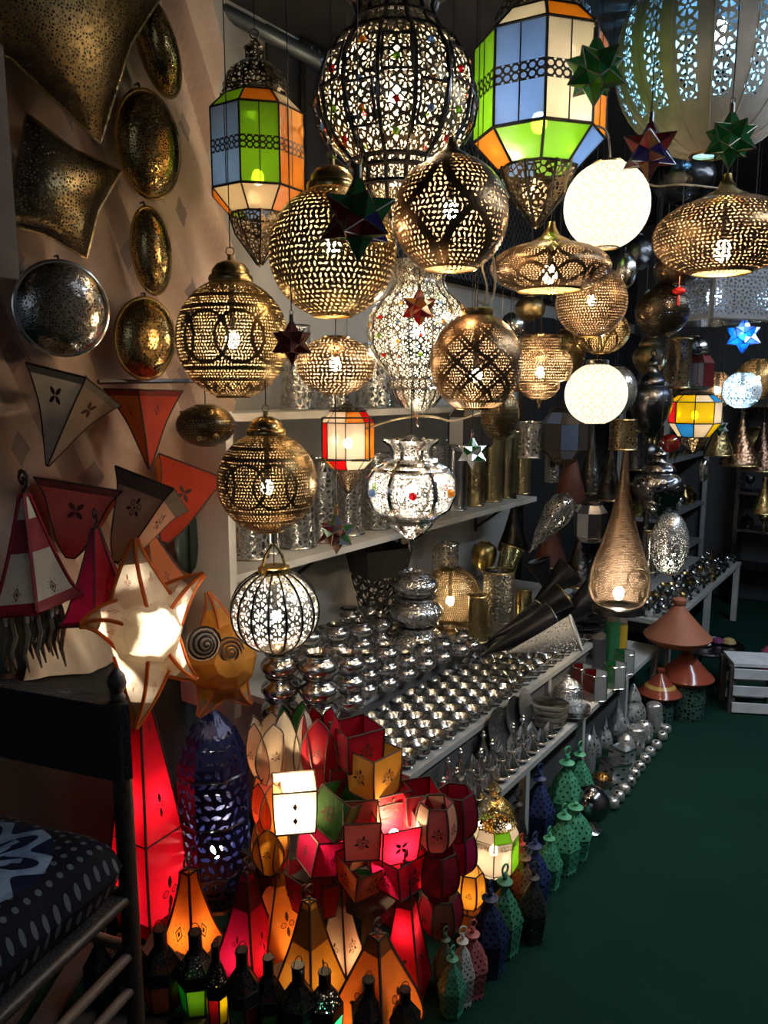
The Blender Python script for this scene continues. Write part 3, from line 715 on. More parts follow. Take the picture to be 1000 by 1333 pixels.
octlantern('small dark lantern with a red pane above the yellow lit lantern', 908, 488, 3.25, 20, ('wine', 'red', 'dgreen', 'blue'), None, split=1, n=6, hb=1.5, top=.5, bot=.2, tail=.0, crown=.7, name='framed_glass_lantern', bandm=False)
# stars
star('dark red and green glass star in front of the large brass globe', 466, 285, 1.66, 54, ('dgreen', 'wine', 'wine', 'dgreen', 'violet'), rot=.3)
star('big green glass star in front of the large glass lantern', 775, 93, 2.05, 43, ('dgreen', 'dgreen', 'green'), rot=.55)
star('multicolour glass star with tin edges left of the dark green star', 846, 196, 2.05, 38, ('wine', 'violet', 'amber', 'red', 'blue'), M_GUN, rot=.9)
star('dark green glass star hanging above the right disc lamp', 951, 182, 2.15, 36, ('dgreen',), rot=.2)
star('maroon glass star beside the big circle globe', 380, 446, 1.82, 29, ('wine',), rot=.7)
star('small red and amber glass star in front of the jewelled gourd', 546, 401, 2.0, 25, ('red', 'wine', 'amber', 'wine'), rot=.1)
star('brass edged star with red and green glass hanging over the shelf edge', 438, 695, 2.15, 27, ('wine', 'dgreen', 'wine', 'blue'), M_BRASS, rot=.4)
star('small clear glass star with silver edges right of the silver gourd', 615, 590, 2.3, 21, ('clear', 'dgreen'), M_SILVER, rot=.5)
star('glowing bright blue glass star on the far right', 968, 437, 2.9, 24, ('sky', 'blue'), M_DARK, lit=160, rot=.3, col=(.3, .55, 1.0))
star('tiny dark star hanging beside the yellow lit lantern', 937, 556, 3.2, 12, ('dgreen', 'clear'), M_GUN, rot=.3)
# ------------------------------------------------------------------ leather work
def spl(pr, m=14):
    out = []; k = len(pr)
    if k == 2: return [(pr[0][0]+(pr[1][0]-pr[0][0])*i/3, pr[0][1]+(pr[1][1]-pr[0][1])*i/3) for i in range(4)]
    for i in range(m+1):
        t = i/m*(k-1); j = min(int(t), k-2); f = t-j
        p0, p1, p2, p3 = pr[max(j-1, 0)], pr[j], pr[j+1], pr[min(j+2, k-1)]
        out.append(tuple(.5*(2*p1[c]+(p2[c]-p0[c])*f+(2*p0[c]-5*p1[c]+4*p2[c]-p3[c])*f*f+(3*p1[c]-p0[c]-3*p2[c]+p3[c])*f**3) for c in (0, 1)))
    return out
LE = {'red': (.66, .007, .034), 'orange': (.88, .24, .03), 'yellow': (.85, .40, .04), 'tan': (.72, .40, .27), 'white': (.86, .78, .64), 'wine': (.34, .01, .03),
      'pink': (.78, .20, .19), 'magenta': (.60, .01, .10), 'scarlet': (.80, .08, .03), 'brown': (.30, .12, .06), 'green': (.03, .16, .03), 'rust': (.62, .17, .04), 'beige': (.50, .38, .28), 'honey': (.72, .33, .05)}
def L(c): return leather('leather '+c, LE[c], .45)
M_INK = plain('henna ink', (.05, .012, .006), .7, 0, .2); M_STITCH = plain('dark stitched edge', (.035, .018, .012), .7)
def petals(kind):
    o = []
    def leaf(cx, cy, l, w_, a, dia=False):
        n = 4 if dia else 8
        q = []
        for i in range(n):
            b = 2*PI*i/n; x, y = w_*math.cos(b), l*math.sin(b)
            if not dia: x *= abs(math.cos(b))**.5 if abs(math.cos(b)) > .01 else 0
            q.append((cx+x*math.cos(a)-y*math.sin(a), cy+x*math.sin(a)+y*math.cos(a)))
        o.append(q)
    def hoop(cx, cy, r):
        for i in range(8):
            a, b = 2*PI*i/8, 2*PI*(i+1)/8
            o.append([(cx+r*math.cos(a), cy+r*math.sin(a)), (cx+r*math.cos(b), cy+r*math.sin(b)), (cx+r*.72*math.cos(b), cy+r*.72*math.sin(b)), (cx+r*.72*math.cos(a), cy+r*.72*math.sin(a))])
    if kind == 'cross':
        leaf(0, .62, .42, .16, 0); leaf(0, -.62, .42, .16, 0); hoop(.36, 0, .26); hoop(-.36, 0, .26); hoop(.36, 0, .12); hoop(-.36, 0, .12)
    elif kind == 'flower':
        for i in range(6):
            a = i*PI/3+.3
            if i % 2: leaf(.62*math.cos(a), .62*math.sin(a), .3, .16, a-PI/2)
            else: hoop(.48*math.cos(a), .48*math.sin(a), .28); hoop(.48*math.cos(a), .48*math.sin(a), .13)
        leaf(0, 0, .16, .16, 0, True)
    elif kind == 'diamond':
        for s, e in ((1.0, .72),):
            for i in range(4):
                a, b = PI/2*i, PI/2*(i+1); f = lambda r, q: (.62*r*math.cos(q), r*math.sin(q))
                o.append([f(s, a), f(s, b), f(e, b), f(e, a)])
        leaf(0, 0, .4, .24, 0, True)
        for i in range(8): a = PI/4*i; leaf(.95*math.cos(a), 1.25*math.sin(a), .13, .08, 0, True)
    elif kind == 'leaf4':
        for i in range(4): a = PI/2*i+PI/4; leaf(.45*math.cos(a), .45*math.sin(a), .4, .2, a-PI/2)
    elif kind == 'two':
        leaf(0, .6, .34, .2, 0, True); leaf(0, -.6, .34, .2, 0, True)
    return o
PET = {k: petals(k) for k in ('cross', 'flower', 'diamond', 'leaf4', 'two')}
def axisM(a, b, xdir=Vector((1, 0, 0))):
    z = (b-a).normalized(); x = (xdir-z*xdir.dot(z)).normalized(); y = z.cross(x)
    return Matrix(((x.x, y.x, z.x, a.x), (x.y, y.y, z.y, a.y), (x.z, y.z, z.z, a.z), (0, 0, 0, 1)))
def leather_lamp(label, loc, prof, cols, n=4, rot=0.0, motif='cross', ms=.3, mz=.5, lit=None, bz=.4, name='leather_lamp', M=None, trim=None, hook=True, group=None, cat='lamp', edge=.0028, bulbr=.018, col=WARM, a0=None, skip=(), mrow=None, edgec=None, trimc=None):
    t = thing(name, label, cat, loc if M is None else (0, 0, 0), (0, 0, rot), group)
    if M is not None: t.matrix_world = M
    pr = spl(prof); m = len(pr); a0 = PI/n if a0 is None else a0
    def c(j, i): a = a0+2*PI*i/n; return Vector((pr[j][0]*math.cos(a), pr[j][0]*math.sin(a), pr[j][1]))
    me = None
    vs = [p for j in range(m) for p in (c(j, 0), c(j, 0).lerp(c(j, 1), .5), c(j, 1))]
    fs = [(3*j+k, 3*j+k+1, 3*j+k+4, 3*j+k+3) for j in range(m-1) for k in (0, 1)]
    me = MB().add(vs, fs).mesh('panel', L(cols[0]))
    for i in range(n):
        if i in skip: continue
        o = link('panel', me, t); o.rotation_euler = (0, 0, 2*PI*i/n); recol(o, L(cols[i % len(cols)]))
    e = MB()
    for i in range(n): e.tube([c(j, i)*1.004 for j in range(m)], edge, 4)
    for j in (0, m-1): e.tube([c(j, i) for i in range(n)], edge, 4, True)
    e.build('wire_frame', L(edgec) if edgec else M_STITCH, t)
    if trim:      # darker band of tooled leather at one or both ends
        for (f0, f1) in trim:
            j0, j1 = int(f0*(m-1)), max(int(math.ceil(f1*(m-1))), int(f0*(m-1))+1)
            b = MB()
            for i in range(n):
                v4 = [x*1.012 if False else x+Vector((x.x, x.y, 0)).normalized()*.0015 for x in (c(j0, i), c(j0, i+1), c(j1, i+1), c(j1, i))]
                b.add(v4, [(0, 1, 2, 3)])
            b.build('trim_band', leather('tooled trim '+(trimc or cols[0]), dark(LE[trimc or cols[0]], .9 if trimc else .35), .3), t, smooth=False)
    if motif:
        b = MB()
        for row in (mrow or (mz,)):
            j = min(int(row*(m-1)), m-2); f = row*(m-1)-j
            A, B = c(j, 0).lerp(c(j+1, 0), f), c(j, 1).lerp(c(j+1, 1), f)
            up = (c(j+1, 0).lerp(c(j+1, 1), .5)-c(j, 0).lerp(c(j, 1), .5)).normalized(); sx = (B-A).normalized(); nr = sx.cross(up).normalized()
            cen = (A+B)/2; s = (B-A).length*ms
            if nr.dot(Vector((cen.x, cen.y, 0))) < 0: nr = -nr
            for q in PET[motif]:
                b.add([cen+sx*(x*s)+up*(y*s)+nr*.0022 for x, y in q], [tuple(range(len(q)))])
        mo = b.mesh('painted_motif', M_INK, False)
        for i in range(n):
            if i not in skip: o = link('painted_motif', mo, t); o.rotation_euler = (0, 0, 2*PI*i/n)
    if hook:
        r0, z0 = pr[-1]; s = max(.02, pr[0][0]*.22)
        pts = [(0, 0, z0+s*.2)]+[(s*.9*(1-k/16)*math.sin(k*.62), 0, z0+s*1.3+s*.9*(1-k/16)*-math.cos(k*.62)) for k in range(0, 15)]
        e = MB().tube(pts, edge*.9, 4)
        for i in range(n): e.tube([c(m-1, i), (0, 0, z0+s*.2)], edge*.8, 4)
        e.build('hook', M_STITCH, t)
    if lit: bulb(t, bz, lit, col, bulbr)
    return t
# ------------------------------------------------------------------ pieces on the cloth-covered wall
def facing(p, k=.55): return ((EYE-p).normalized()*k+Vector((1, 0, 0))*(1-k)).normalized()
def dish(label, u, v, a, b, roll, mat, rim, x=-1.86, h=.32, name='wall_dish', flat=.0, k=.55):
    p = atx(u, v, x); d = dep(p); n = facing(p, k); ux = Vector((0, 0, 1)).cross(n).normalized(); uy = n.cross(ux)
    ca, sa = math.cos(math.radians(roll)), math.sin(math.radians(roll)); X = ux*ca+uy*sa; Y = uy*ca-ux*sa
    t = thing(name, label, 'wall lamp', p); t.matrix_world = Matrix(((X.x, Y.x, n.x, p.x), (X.y, Y.y, n.y, p.y), (X.z, Y.z, n.z, p.z), (0, 0, 0, 1)))
    A, B = a*d/1000, b*d/1000; r = max(A, B); hh = h*r
    MB().lathe([(.93*r, hh*.14), (.84*r, hh*.42), (.68*r, hh*.7), (.48*r, hh*.88), (.24*r, hh*.97), (0, hh)], 40, None, 0, A/r, B/r).build('dome', mat, t)
    MB().lathe([(.9*r, -.03*r), (1.0*r, -.02*r), (1.0*r, .02*r), (.955*r, hh*.16), (.92*r, hh*.13)], 40, None, 0, A/r, B/r).build('rim', rim, t)
    MB().lathe([(0, -.035*r), (.9*r, -.03*r)], 40, None, 0, A/r, B/r).build('back_plate', M_DARK, t)
    MB().tube([(0, B*.97, -.01), (0, B*1.08, -.02), (0, B*1.08, -.05-.0)], .003, 5).build('hook', M_WIRE, t)
    return t
pb = lambda s, thr, c=OLDBRASS: pierced('wall brass %s' % s, c, s, thr, 'plain', .1, 12, .26, 1.0)
pbD = pierced('dish brass', (.50, .36, .15), 150, .20, 'plain', .1, 12, .24, 1.0)
pbS = pierced('dish silver', (.42, .40, .37), 150, .24, 'plain', .1, 12, .22, 1.0)
dish('upright oval brass wall lamp with pierced dome right of the brass cushions', 193, 189, 43, 67, 8, pbD, M_BRASS)
dish('narrow oval brass wall lamp in the middle of the cloth', 197, 327, 27, 56, 6, pbD, M_BRASS)
dish('large round silver wall dish under the brass cushions', 81, 402, 61, 62, 0, pbS, M_SILVER, h=.26)
dish('round brass wall dish beside the interlaced circle globe', 189, 441, 41, 54, -4, pbD, M_OLD, h=.3)
dish('dark egg shaped brass wall lamp near the top of the cloth', 206, 62, 27, 60, 20, pbD, M_OLD, h=.45)
def cushion_lamp(label, corners, mat, bul=.09, x=-1.86):
    pc = [atx(u, v, x) for u, v in corners]; o0 = sum(pc, Vector())/4
    t = thing('cushion_wall_lamp', label, 'wall lamp', o0); n = 20; vs = []; fs = []
    for s in (1, 0):
        k = len(vs)
        for j in range(n+1):
            for i in range(n+1):
                a, b = i/n, j/n; A, B = a*2-1, b*2-1
                A2 = A*(1-.16*(1-B*B)*0-.14*(1-abs(B))*abs(A)**2); B2 = B*(1-.14*(1-abs(A))*abs(B)**2)
                a, b = (A2+1)/2, (B2+1)/2
                p = pc[0]*(1-a)*(1-b)+pc[1]*a*(1-b)+pc[2]*a*b+pc[3]*(1-a)*b
                e = max((1-A*A)*(1-B*B), 0)**.55
                nv = Vector((.9, -.42, 0)); vs.append(p-o0+nv*(bul*e*s+.004*s))
        for j in range(n):
            for i in range(n): q = k+j*(n+1)+i; F_ = (q, q+1, q+n+2, q+n+1); fs.append(F_)
        if s: front = (list(vs), list(fs)); vs, fs = [], []
    MB().add(*front).build('front_shell', mat, t); MB().add(vs, fs).build('back_plate', M_DARK, t)
    e = MB(); N = n+1
    loop = list(range(0, N))+[j*N+n for j in range(1, N)]+[n*N+i for i in range(n-1, -1, -1)]+[j*N for j in range(n-1, 0, -1)]
    e.tube([front[0][i] for i in loop], .004, 5, True).build('rim', M_OLD, t)
    return t
cushion_lamp('huge dark brass cushion shaped wall lamp in the top left corner', ((130, 188), (232, -40), (40, -230), (-150, -20)), pierced('cushion brass big', (.10, .072, .035), 130, .19, 'plain', .2, 12, .42, 1.0), .13, -1.80)
cushion_lamp('smaller square brass cushion shaped wall lamp above the silver dish', ((112, 337), (158, 222), (34, 148), (-10, 288)), pierced('cushion brass', (.14, .105, .052), 130, .18, 'plain', .15, 12, .3, 1.0), .075, -1.84)
# iron rail for the leather sconces
rl_ = MB(); rl_.tube([atx(128, 497, -1.9), atx(300, 495, -1.9)], .007, 6)
tag(rl_.build('wall_rail', M_GUN), 'thin dark metal rail above the red cone sconce', 'rail')
CONE = [(.03, 0), (.22, .25), (.50, .6), (.85, .9), (1.0, 1.0)]
def sconce(label, tip, top, hw, cols, n=4, prof=None, motif='flower', ms=.22, mz=.62, x=-1.82, spin=0.0, **k):
    a, b = atx(*tip, x), atx(*top, x); d = dep((a+b)/2); H = (b-a).length; R = hw*d/1000*(1/math.cos(PI/n) if n == 4 else 1.06)*1.3
    M = axisM(a, b) @ Matrix.Diagonal((.55, 1, 1, 1)) @ Matrix.Rotation(spin, 4, 'Z')
    return leather_lamp(label, None, [(r*R, z*H) for r, z in (prof or CONE)], cols, n, motif=motif, ms=ms, mz=mz, M=M, name=k.pop('name', 'leather_sconce'), cat='wall lamp', **k)
sconce('white leather cone sconce with black motif at the left of the rail', (62, 606), (93, 500), 46, ('white', 'beige'), 4, spin=.5, motif='leaf4', trim=((.82, 1),), hook=False)
sconce('brick red leather cone sconce hanging on the rail', (195, 610), (192, 508), 44, ('scarlet', 'rust'), 5, motif='cross', ms=.16, trim=((.85, 1),), hook=False)
FL = [(.10, 0), (.34, .2), (.55, .5), (.75, .8), (1.0, 1.0)]
sconce('rosy red flared leather sconce with scalloped iron hanger at left', (92, 726), (105, 632), 47, ('pink', 'scarlet'), 4, FL, 'leaf4', spin=.9, trim=((.86, 1),), hook=False, x=-1.88)
sconce('beige flared leather sconce with a flower between two red ones', (152, 732), (192, 634), 43, ('beige', 'tan'), 4, FL, 'flower', spin=.6, trim=((.84, 1),), hook=False, x=-1.76)
sconce('bright orange flared leather sconce beside the wall shelf', (214, 706), (243, 612), 40, ('scarlet', 'orange'), 4, FL, 'leaf4', spin=1.0, hook=False, x=-1.88)
SHADE = [(1.0, 0), (.80, .1), (.52, .4), (.26, .75), (.10, 1.0)]
sconce('white leather shade edged in red with a woven tassel fringe', (48, 782), (32, 645), 55, ('white',), 5, SHADE, 'diamond', .14, .3, spin=.3, trim=((0, .16), (.62, .74)), x=-1.74, name='bell_shade_lamp', edge=.0065, edgec='wine', trimc='wine')
sconce('magenta leather bell shade hanging by the lit star lamp', (131, 802), (124, 688), 45, ('magenta', 'red'), 6, SHADE, 'cross', .2, .4, trim=((0, .12),), x=-1.72, name='bell_shade_lamp')
sconce('rust orange leather bell shade above the lit star lamp', (211, 768), (193, 690), 43, ('rust', 'orange'), 5, SHADE, 'cross', .16, .4, trim=((0, .14),), x=-1.88, name='bell_shade_lamp')
lf = thing('leaf_panel', 'dark green leaf shaped panel beside the wall shelf', 'panel', atx(243, 700, -1.9))
MB().lathe([(.0, -.13), (.03, -.10), (.046, -.03), (.04, .05), (.018, .11), (0, .14)], 16, None, 0, .25, 1.1).build('blade', plain('dark green leaf', (.012, .03, .024), .4), lf); MB().tube([(.012, 0, -.13), (.014, 0, .14)], .003, 4).build('midrib', M_DARK, lf)
# tassel fringe under the white shade
fr = thing('tassel_fringe', 'woven grey brown tassel fringe under the white and red shade', 'tassel', atx(45, 830, -1.76))
mf = plain('tassel yarn', (.20, .16, .11), .9, 0, .6, 40); mw_ = plain('white yarn', (.6, .56, .5), .9)
for i in range(15):
    y = -.075+.0107*i; m = MB(); x = .02*math.sin(i*2.1); Lg = .12+.05*rnd.random()
    m.tube([(x, y, .07), (x+.006, y+.004, .02), (x-.004, y-.003, .07-Lg*.7), (x, y+.004, .07-Lg)], [.005, .007, .006, .002], 5); m.build('strand', mf, fr)
    if i % 2 == 0: MB().tube([(x+.012, y, .095), (x+.014, y, .07), (x+.014, y, .05)], [.004, .006, .004], 5).build('knot', mw_, fr)
# ------------------------------------------------------------------ the lit leather star and its dark neighbour
def horn_star(label, u, v, x, arms, cols, edgec, lit, name='leather_star_lamp', spiral=None, s=1.0):
    p = atx(u, v, x); d = dep(p); k = d/1000*s
    n = facing(p, .7); ux = Vector((0, 0, 1)).cross(n).normalized(); uy = n.cross(ux)
    t = thing(name, label, 'lamp', p)
    t.matrix_world = Matrix(((ux.x, uy.x, n.x, p.x), (ux.y, uy.y, n.y, p.y), (ux.z, uy.z, n.z, p.z), (0, 0, 0, 1)))
    me = L(edgec)
    for ai, (ax, ay, az, wd, bend) in enumerate(arms):
        tip = Vector((ax*k, -ay*k, az*k)); Ln = tip.length; dr = tip.normalized()
        side = dr.cross(Vector((0, 0, 1))); side = side.normalized() if side.length > .2 else Vector((1, 0, 0)); up = side.cross(dr)
        m = 9; rows = []; cen = []
        for j in range(m+1):
            f = .2+.8*j/m; c_ = dr*(Ln*f)+side*(bend*k*math.sin(f*PI*.9)*f)
            wj = wd*k*((1-f)**1.25*.9+.05+.10*math.sin(f*PI)); cen.append(c_)
            rows.append([c_+side*wj, c_+up*wj*.75, c_-side*wj, c_-up*wj*.75])
        prt = None
        for q in range(4):
            vs = [x_ for r in rows for x_ in (r[q], r[(q+1) % 4])]; fs = [(2*j, 2*j+1, 2*j+3, 2*j+2) for j in range(m)]
            MB().add(vs, fs).build('panel', L(cols[(ai+q) % len(cols)]), t)
        e = MB()
        for q in range(4): e.tube([r[q] for r in rows[1:]], .0055*s, 5)
        e.build('edge_trim', me, t)
        # tooled cap near the tip
        j0 = m-3; cp = MB()
        for q in range(4):
            vs = [x_+(x_-cen[jj])*.04 for jj, r in list(enumerate(rows))[j0:] for x_ in (r[q], r[(q+1) % 4])]
            cp.add(vs, [(2*j, 2*j+1, 2*j+3, 2*j+2) for j in range(len(vs)//2-1)])
        cp.build('tip_cap', leather('tooled cap', (.40, .27, .16), .3), t)
        mo = MB(); f = 4
        for q in range(4):
            A, B = rows[f][q], rows[f][(q+1) % 4]; cc = (A+B)/2; sx = (B-A).normalized(); uu = dr; nr = sx.cross(uu)
            if nr.dot(cc-cen[f]) < 0: nr = -nr
            for pg in PET['cross']: mo.add([cc+sx*(a_*.2*(B-A).length)+uu*(b_*.3*(B-A).length)+nr*.002 for a_, b_ in pg], [tuple(range(len(pg)))])
        mo.build('painted_motif', leather('orange paint', (.75, .25, .02), .4), t, smooth=False)['kind'] = 'stuff'
    for sg in (1, -1):
        MB().lathe([(46*k, sg*8*k), (36*k, sg*34*k), (20*k, sg*52*k), (0, sg*58*k)], 10).build('core_panel', L(cols[0]), t, sharp=20)
    if spiral:
        for (sx_, sy_, sz_, r) in spiral:
            c0 = Vector((sx_*k, -sy_*k, sz_*k)); pts = []
            for j in range(60):
                a = j*.42; f = 1-j/62; pts.append(c0+Vector((math.cos(a)*r*k*f, math.sin(a)*r*k*f, (1-f)*r*k*.9)))
            MB().tube(pts, .0035, 4).build('spiral_wire', M_STITCH, t)
            MB().lathe([(r*k*.96*(1-f), r*k*.9*f-.004) for f in (0, .3, .6, .97)], 20, Matrix.Translation(c0)).build('spiral_cone', L(cols[0]), t)
    if lit: bulb(t, -.055, lit, WHITE, .030)
    return t
horn_star('lit white and orange leather star lamp with curled horns', 190, 822, -1.62, ((-2, -122, 10, 58, -8), (-82, -14, 15, 52, 22), (-30, 118, 10, 52, -10), (88, -62, -10, 46, -12), (62, 70, 0, 44, 12)), ('white',), 'orange', 210, spiral=((60, 22, 50, 23),))
horn_star('dim amber leather star lamp behind the lit star lamp', 288, 858, -1.70, ((-12, -88, 0, 40, 8), (48, -30, 0, 38, -10), (36, 62, 0, 40, 10), (-40, 64, 10, 42, -10), (-40, -10, -20, 36, 0)), ('honey', 'yellow'), 'rust', None, spiral=((0, -12, 48, 19),))
# ------------------------------------------------------------------ goods on the wall shelf
def on(u, v, z): return atz(u, v, z)
def yline(u, x): r = ray(u, 700); return r.y*(x/r.x)
def cylinder(label, loc, R, H, mat, rim, taper=1.0, name='pierced_cylinder_lamp', group=None, lit=None, n=28):
    t = thing(name, label, 'lamp', loc, (0, 0, YAW), group)
    MB().lathe([(R*taper, .004), (R, H-.004)], n, Matrix.Translation((0, 0, 0))).build('tube', mat, t)
    for z, r in ((.004, R*taper), (H-.004, R)): MB().ring((0, 0, z), r, .004, 20, 'z').build('rim', rim, t)
    if lit: bulb(t, H*.5, lit)
    return t
ps = pierced('pierced silver sheet', (.62, .61, .58), 44, .15, 'plain', .06, 12, .25, .85)
psf = pierced('pierced silver sheet fine', (.6, .59, .57), 66, .15, 'plain', .06, 12, .25, .85)
pgd = pierced('pierced gold sheet', (.55, .44, .22), 60, .1, 'lozenge', .055, 16, .25, .9, 4.0, .55)
SH = 'silver cylinders on the wall shelf'
for i, (u, R, m, lb) in enumerate(((328, .058, ps, 'pierced silver cylinder at the left end of the wall shelf'), (352, .036, M_SILVER, 'narrow plain silver tube between pierced cylinders on the wall shelf'),
        (388, .066, ps, 'wide pierced silver cylinder under the circle globe on the shelf'), (420, .05, ps, 'pierced silver cylinder left of the brass edged star'), (456, .058, psf, 'finely pierced silver cylinder behind the brass edged star'),
        (490, .064, ps, 'pierced silver cylinder just left of the silver gourd lantern'), (525, .06, ps, 'pierced silver cylinder hidden behind the silver gourd lantern'))):
    cylinder(lb, (-1.89, yline(u, -1.89), SZ), R, .34-.02*(i % 2), m, M_SILVER)
for i, (u, R, m, lb, h) in enumerate(((566, .05, psf, 'silver tube at the start of the gold cylinders on the shelf', .33), (590, .062, M_SILVER, 'shiny plain silver cylinder right of the silver gourd lantern', .34), (615, .055, hammered('plain gold', (.55, .44, .22), .25, 60, .2), 'plain gold cylinder on the wall shelf', .33), (637, .062, pgd, 'punched gold cylinder second from the shelf end', .345),
        (656, .045, hammered('dark gold', (.33, .28, .17), .3, 60, .2), 'dark gold tube tucked between punched cylinders on the shelf', .33), (676, .056, pgd, 'punched gold cylinder at the right end of the wall shelf', .35))):
    cylinder(lb, (-1.88, yline(u, -1.88), SZ), R, h, m, M_BRASS if i > 1 else M_SILVER)
for i, (u, R, h, tp, lb) in enumerate(((390, .05, .30, 1.25, 'pierced silver bell shade at the left of the top shelf'), (436, .055, .22, 1.2, 'wide pierced silver shade behind the flattened brass lamp'), (488, .062, .26, 1.35, 'pierced silver cone shade left of the silvery gourd'), (530, .05, .25, 1.3, 'pierced silver shade tucked behind the silvery gourd'))):
    cylinder(lb, (-1.89, yline(u, -1.89), SZ2), R, h, ps, M_SILVER, tp, 'pierced_shade_lamp')
# ------------------------------------------------------------------ goods standing on the top tier
def lath(name, label, cat, loc, prof, mat, s=1.0, n=28, rot=(0, 0, 0), group=None, sharp=50):
    o = MB().lathe([(r*s, z*s) for r, z in prof], n).build(name, mat, None, loc, sharp=sharp); o.rotation_euler = rot
    return tag(o, label, cat, group)
vt = thing('flower_cut_vase', 'dark flared square vase with flower cutouts under the shelf', 'vase', on(492, 826, T0Z), (0, 0, YAW+.5))
vl = dep(vt.location)/1000
mv = pierced('dark cut vase', (.05, .045, .04), 1, .1, 'flat', .09, 1, .4, .5, 3.0)
MB().lathe([(18*vl, 0), (20*vl, 10*vl), (47*vl, 118*vl)], 4, None, PI/4).build('body', mv, vt, smooth=False); MB().lathe([(18*vl, 0), (20*vl, .004), (0, .004)], 4, None, PI/4).build('foot', M_DARK, vt, smooth=False)
POT = [(.0, .02), (.55, .0), (.62, .03), (.60, .06), (.86, .22), (1.0, .45), (.98, .60), (.86, .76), (.66, .86), (.62, .92), (.76, 1.04), (.80, 1.07), (.76, 1.08), (.58, .93), (.60, .84), (.80, .7), (.88, .5), (.6, .1), (0, .08)]
b0 = on(541, 852, T0Z); kk = dep(b0)/1000
lath('silver_pot', 'largest hammered silver pot at the base of the tall pot stack', 'pot', b0, POT, M_SILVERH, 38*kk, 40)
lath('silver_pot', 'hammered silver pot in the middle of the tall pot stack', 'pot', b0+Vector((0, 0, 41.2*kk)), POT, M_SILVERH, 35*kk, 40)
lath('silver_pot', 'open hammered silver pot on top of the tall pot stack', 'pot', b0+Vector((0, 0, 79.2*kk)), POT, M_SILVERH, 29*kk, 40)
gl_ = globe('lit speckled brass globe lamp standing on the top tier', 586, 778, 3.38, 41, br(120, .19, c=(.5, .36, .17)), lit=260, cap='flat', hang=False, bz=-.1, a0=-64, name='table_globe_lamp')
Rg = .041*3.38; gz = T0Z-gl_.location.z; MB().lathe([(Rg*.62, gz), (Rg*.6, gz+.01), (Rg*.43, -Rg*.86)], 24).build('foot_ring', M_OLD, gl_)
for u, v, R, H, m, rm_, lb in ((579, 801, 17, 96, ps, M_SILVER, 'tall pierced silver cylinder behind the speckled brass globe'), (648, 824, 20, 84, hammered('dull tin', (.34, .32, .27), .35, 120, .5), M_OLD, 'wide dull tin cylinder on the top tier'), (622, 834, 13, 62, pierced('small punched brass', (.36, .27, .11), 150, .2, 'plain', .05, 12), M_BRASS, 'small punched brass tube in front of the tin cylinder')):
    p = on(u, v, T0Z); k_ = dep(p)/1000; cylinder(lb, p, R*k_, H*k_, m, rm_)
def horn(label, tip, td, mouth, md, rpx, mat, rim, name='cone_sconce', prof=None, bead=False, cat='wall lamp'):
    a, b = P(*tip, td), P(*mouth, md); H = (b-a).length; R = rpx*md/1000
    t = thing(name, label, cat, a); t.matrix_world = axisM(a, b, Vector((0, 0, 1)))
    pr = [(r*R, z*H) for r, z in (prof or ((.03, 0), (.18, .15), (.55, .55), (.9, .88), (1.0, 1.0)))]
    MB().lathe(pr, 24).build('cone', mat, t); MB().ring((0, 0, pr[-1][1]), pr[-1][0], .004, 22, 'z').build('rim', rim, t)
    MB().ball((0, 0, -.004), R*.09, 8, 5).build('tip_bead', rim, t)
    return t
mblk = plain('black lacquered tin', (.018, .018, .022), .32, .5, .3); mbg = hammered('brass sheet', (.42, .32, .13), .25, 40, .2)
mgp = pierced('greenish brass sheet', (.28, .30, .18), 90, .3, 'plain', .05, 12, .25, .9)
horn('large black cone sconce lying across the tiers', (628, 852), 2.95, (722, 808), 2.95, 26, mblk, M_GUN)
horn('second black cone sconce lying on the bowls', (640, 830), 3.1, (705, 800), 3.15, 20, mblk, M_GUN)
horn('white perforated cone sconce mouth beside the black cones', (660, 850), 2.78, (750, 824), 2.72, 24, pierced('white punched tin', (.75, .73, .68), 115, .22, 'plain', .05, 12, .5, .1), M_WHITEP)
horn('tall black cone sconce leaning up to the right', (700, 838), 3.36, (778, 770), 3.36, 21, mblk, M_GUN)
horn('black cone sconce with brass bead studs', (672, 820), 3.3, (735, 775), 3.3, 18, mblk, M_OLD)
horn('tapered brass sconce lying on its side with a round mouth', (680, 838), 3.42, (682, 770), 3.46, 11, mbg, M_BRASS, prof=((.75, 0), (.9, .3), (1, .8), (.9, 1)))
horn('folded brass sheet sconce under the right end of the shelf', (628, 742), 3.5, (632, 705), 3.5, 17, mbg, M_BRASS, prof=((.5, 0), (.9, .3), (1, .6), (.85, .85), (.3, 1.0)))
horn('greenish brass sheet sconce leaning under the shelf', (650, 770), 3.45, (668, 712), 3.45, 15, mgp, M_BRASS, prof=((.55, 0), (.8, .4), (1, 1)))
horn('slim polished brass horn beside the tin cylinder', (655, 790), 3.4, (662, 742), 3.4, 10, mbg, M_BRASS, prof=((.4, 0), (.9, .5), (1, .8), (.7, 1)))
for i, (a, b, r, lb) in enumerate((((690, 790), (742, 742), 20, 'dark horn sconce deep in the heap under the silver cone'), ((740, 800), (800, 752), 18, 'dark horn sconce below the small banded lantern'), ((715, 775), (700, 730), 17, 'dark upright horn sconce under the shelf end'))):
    horn(lb, a, 3.5+.13*i, b, 3.5+.13*i, r, mblk, M_GUN)
for i in range(5):
    pass
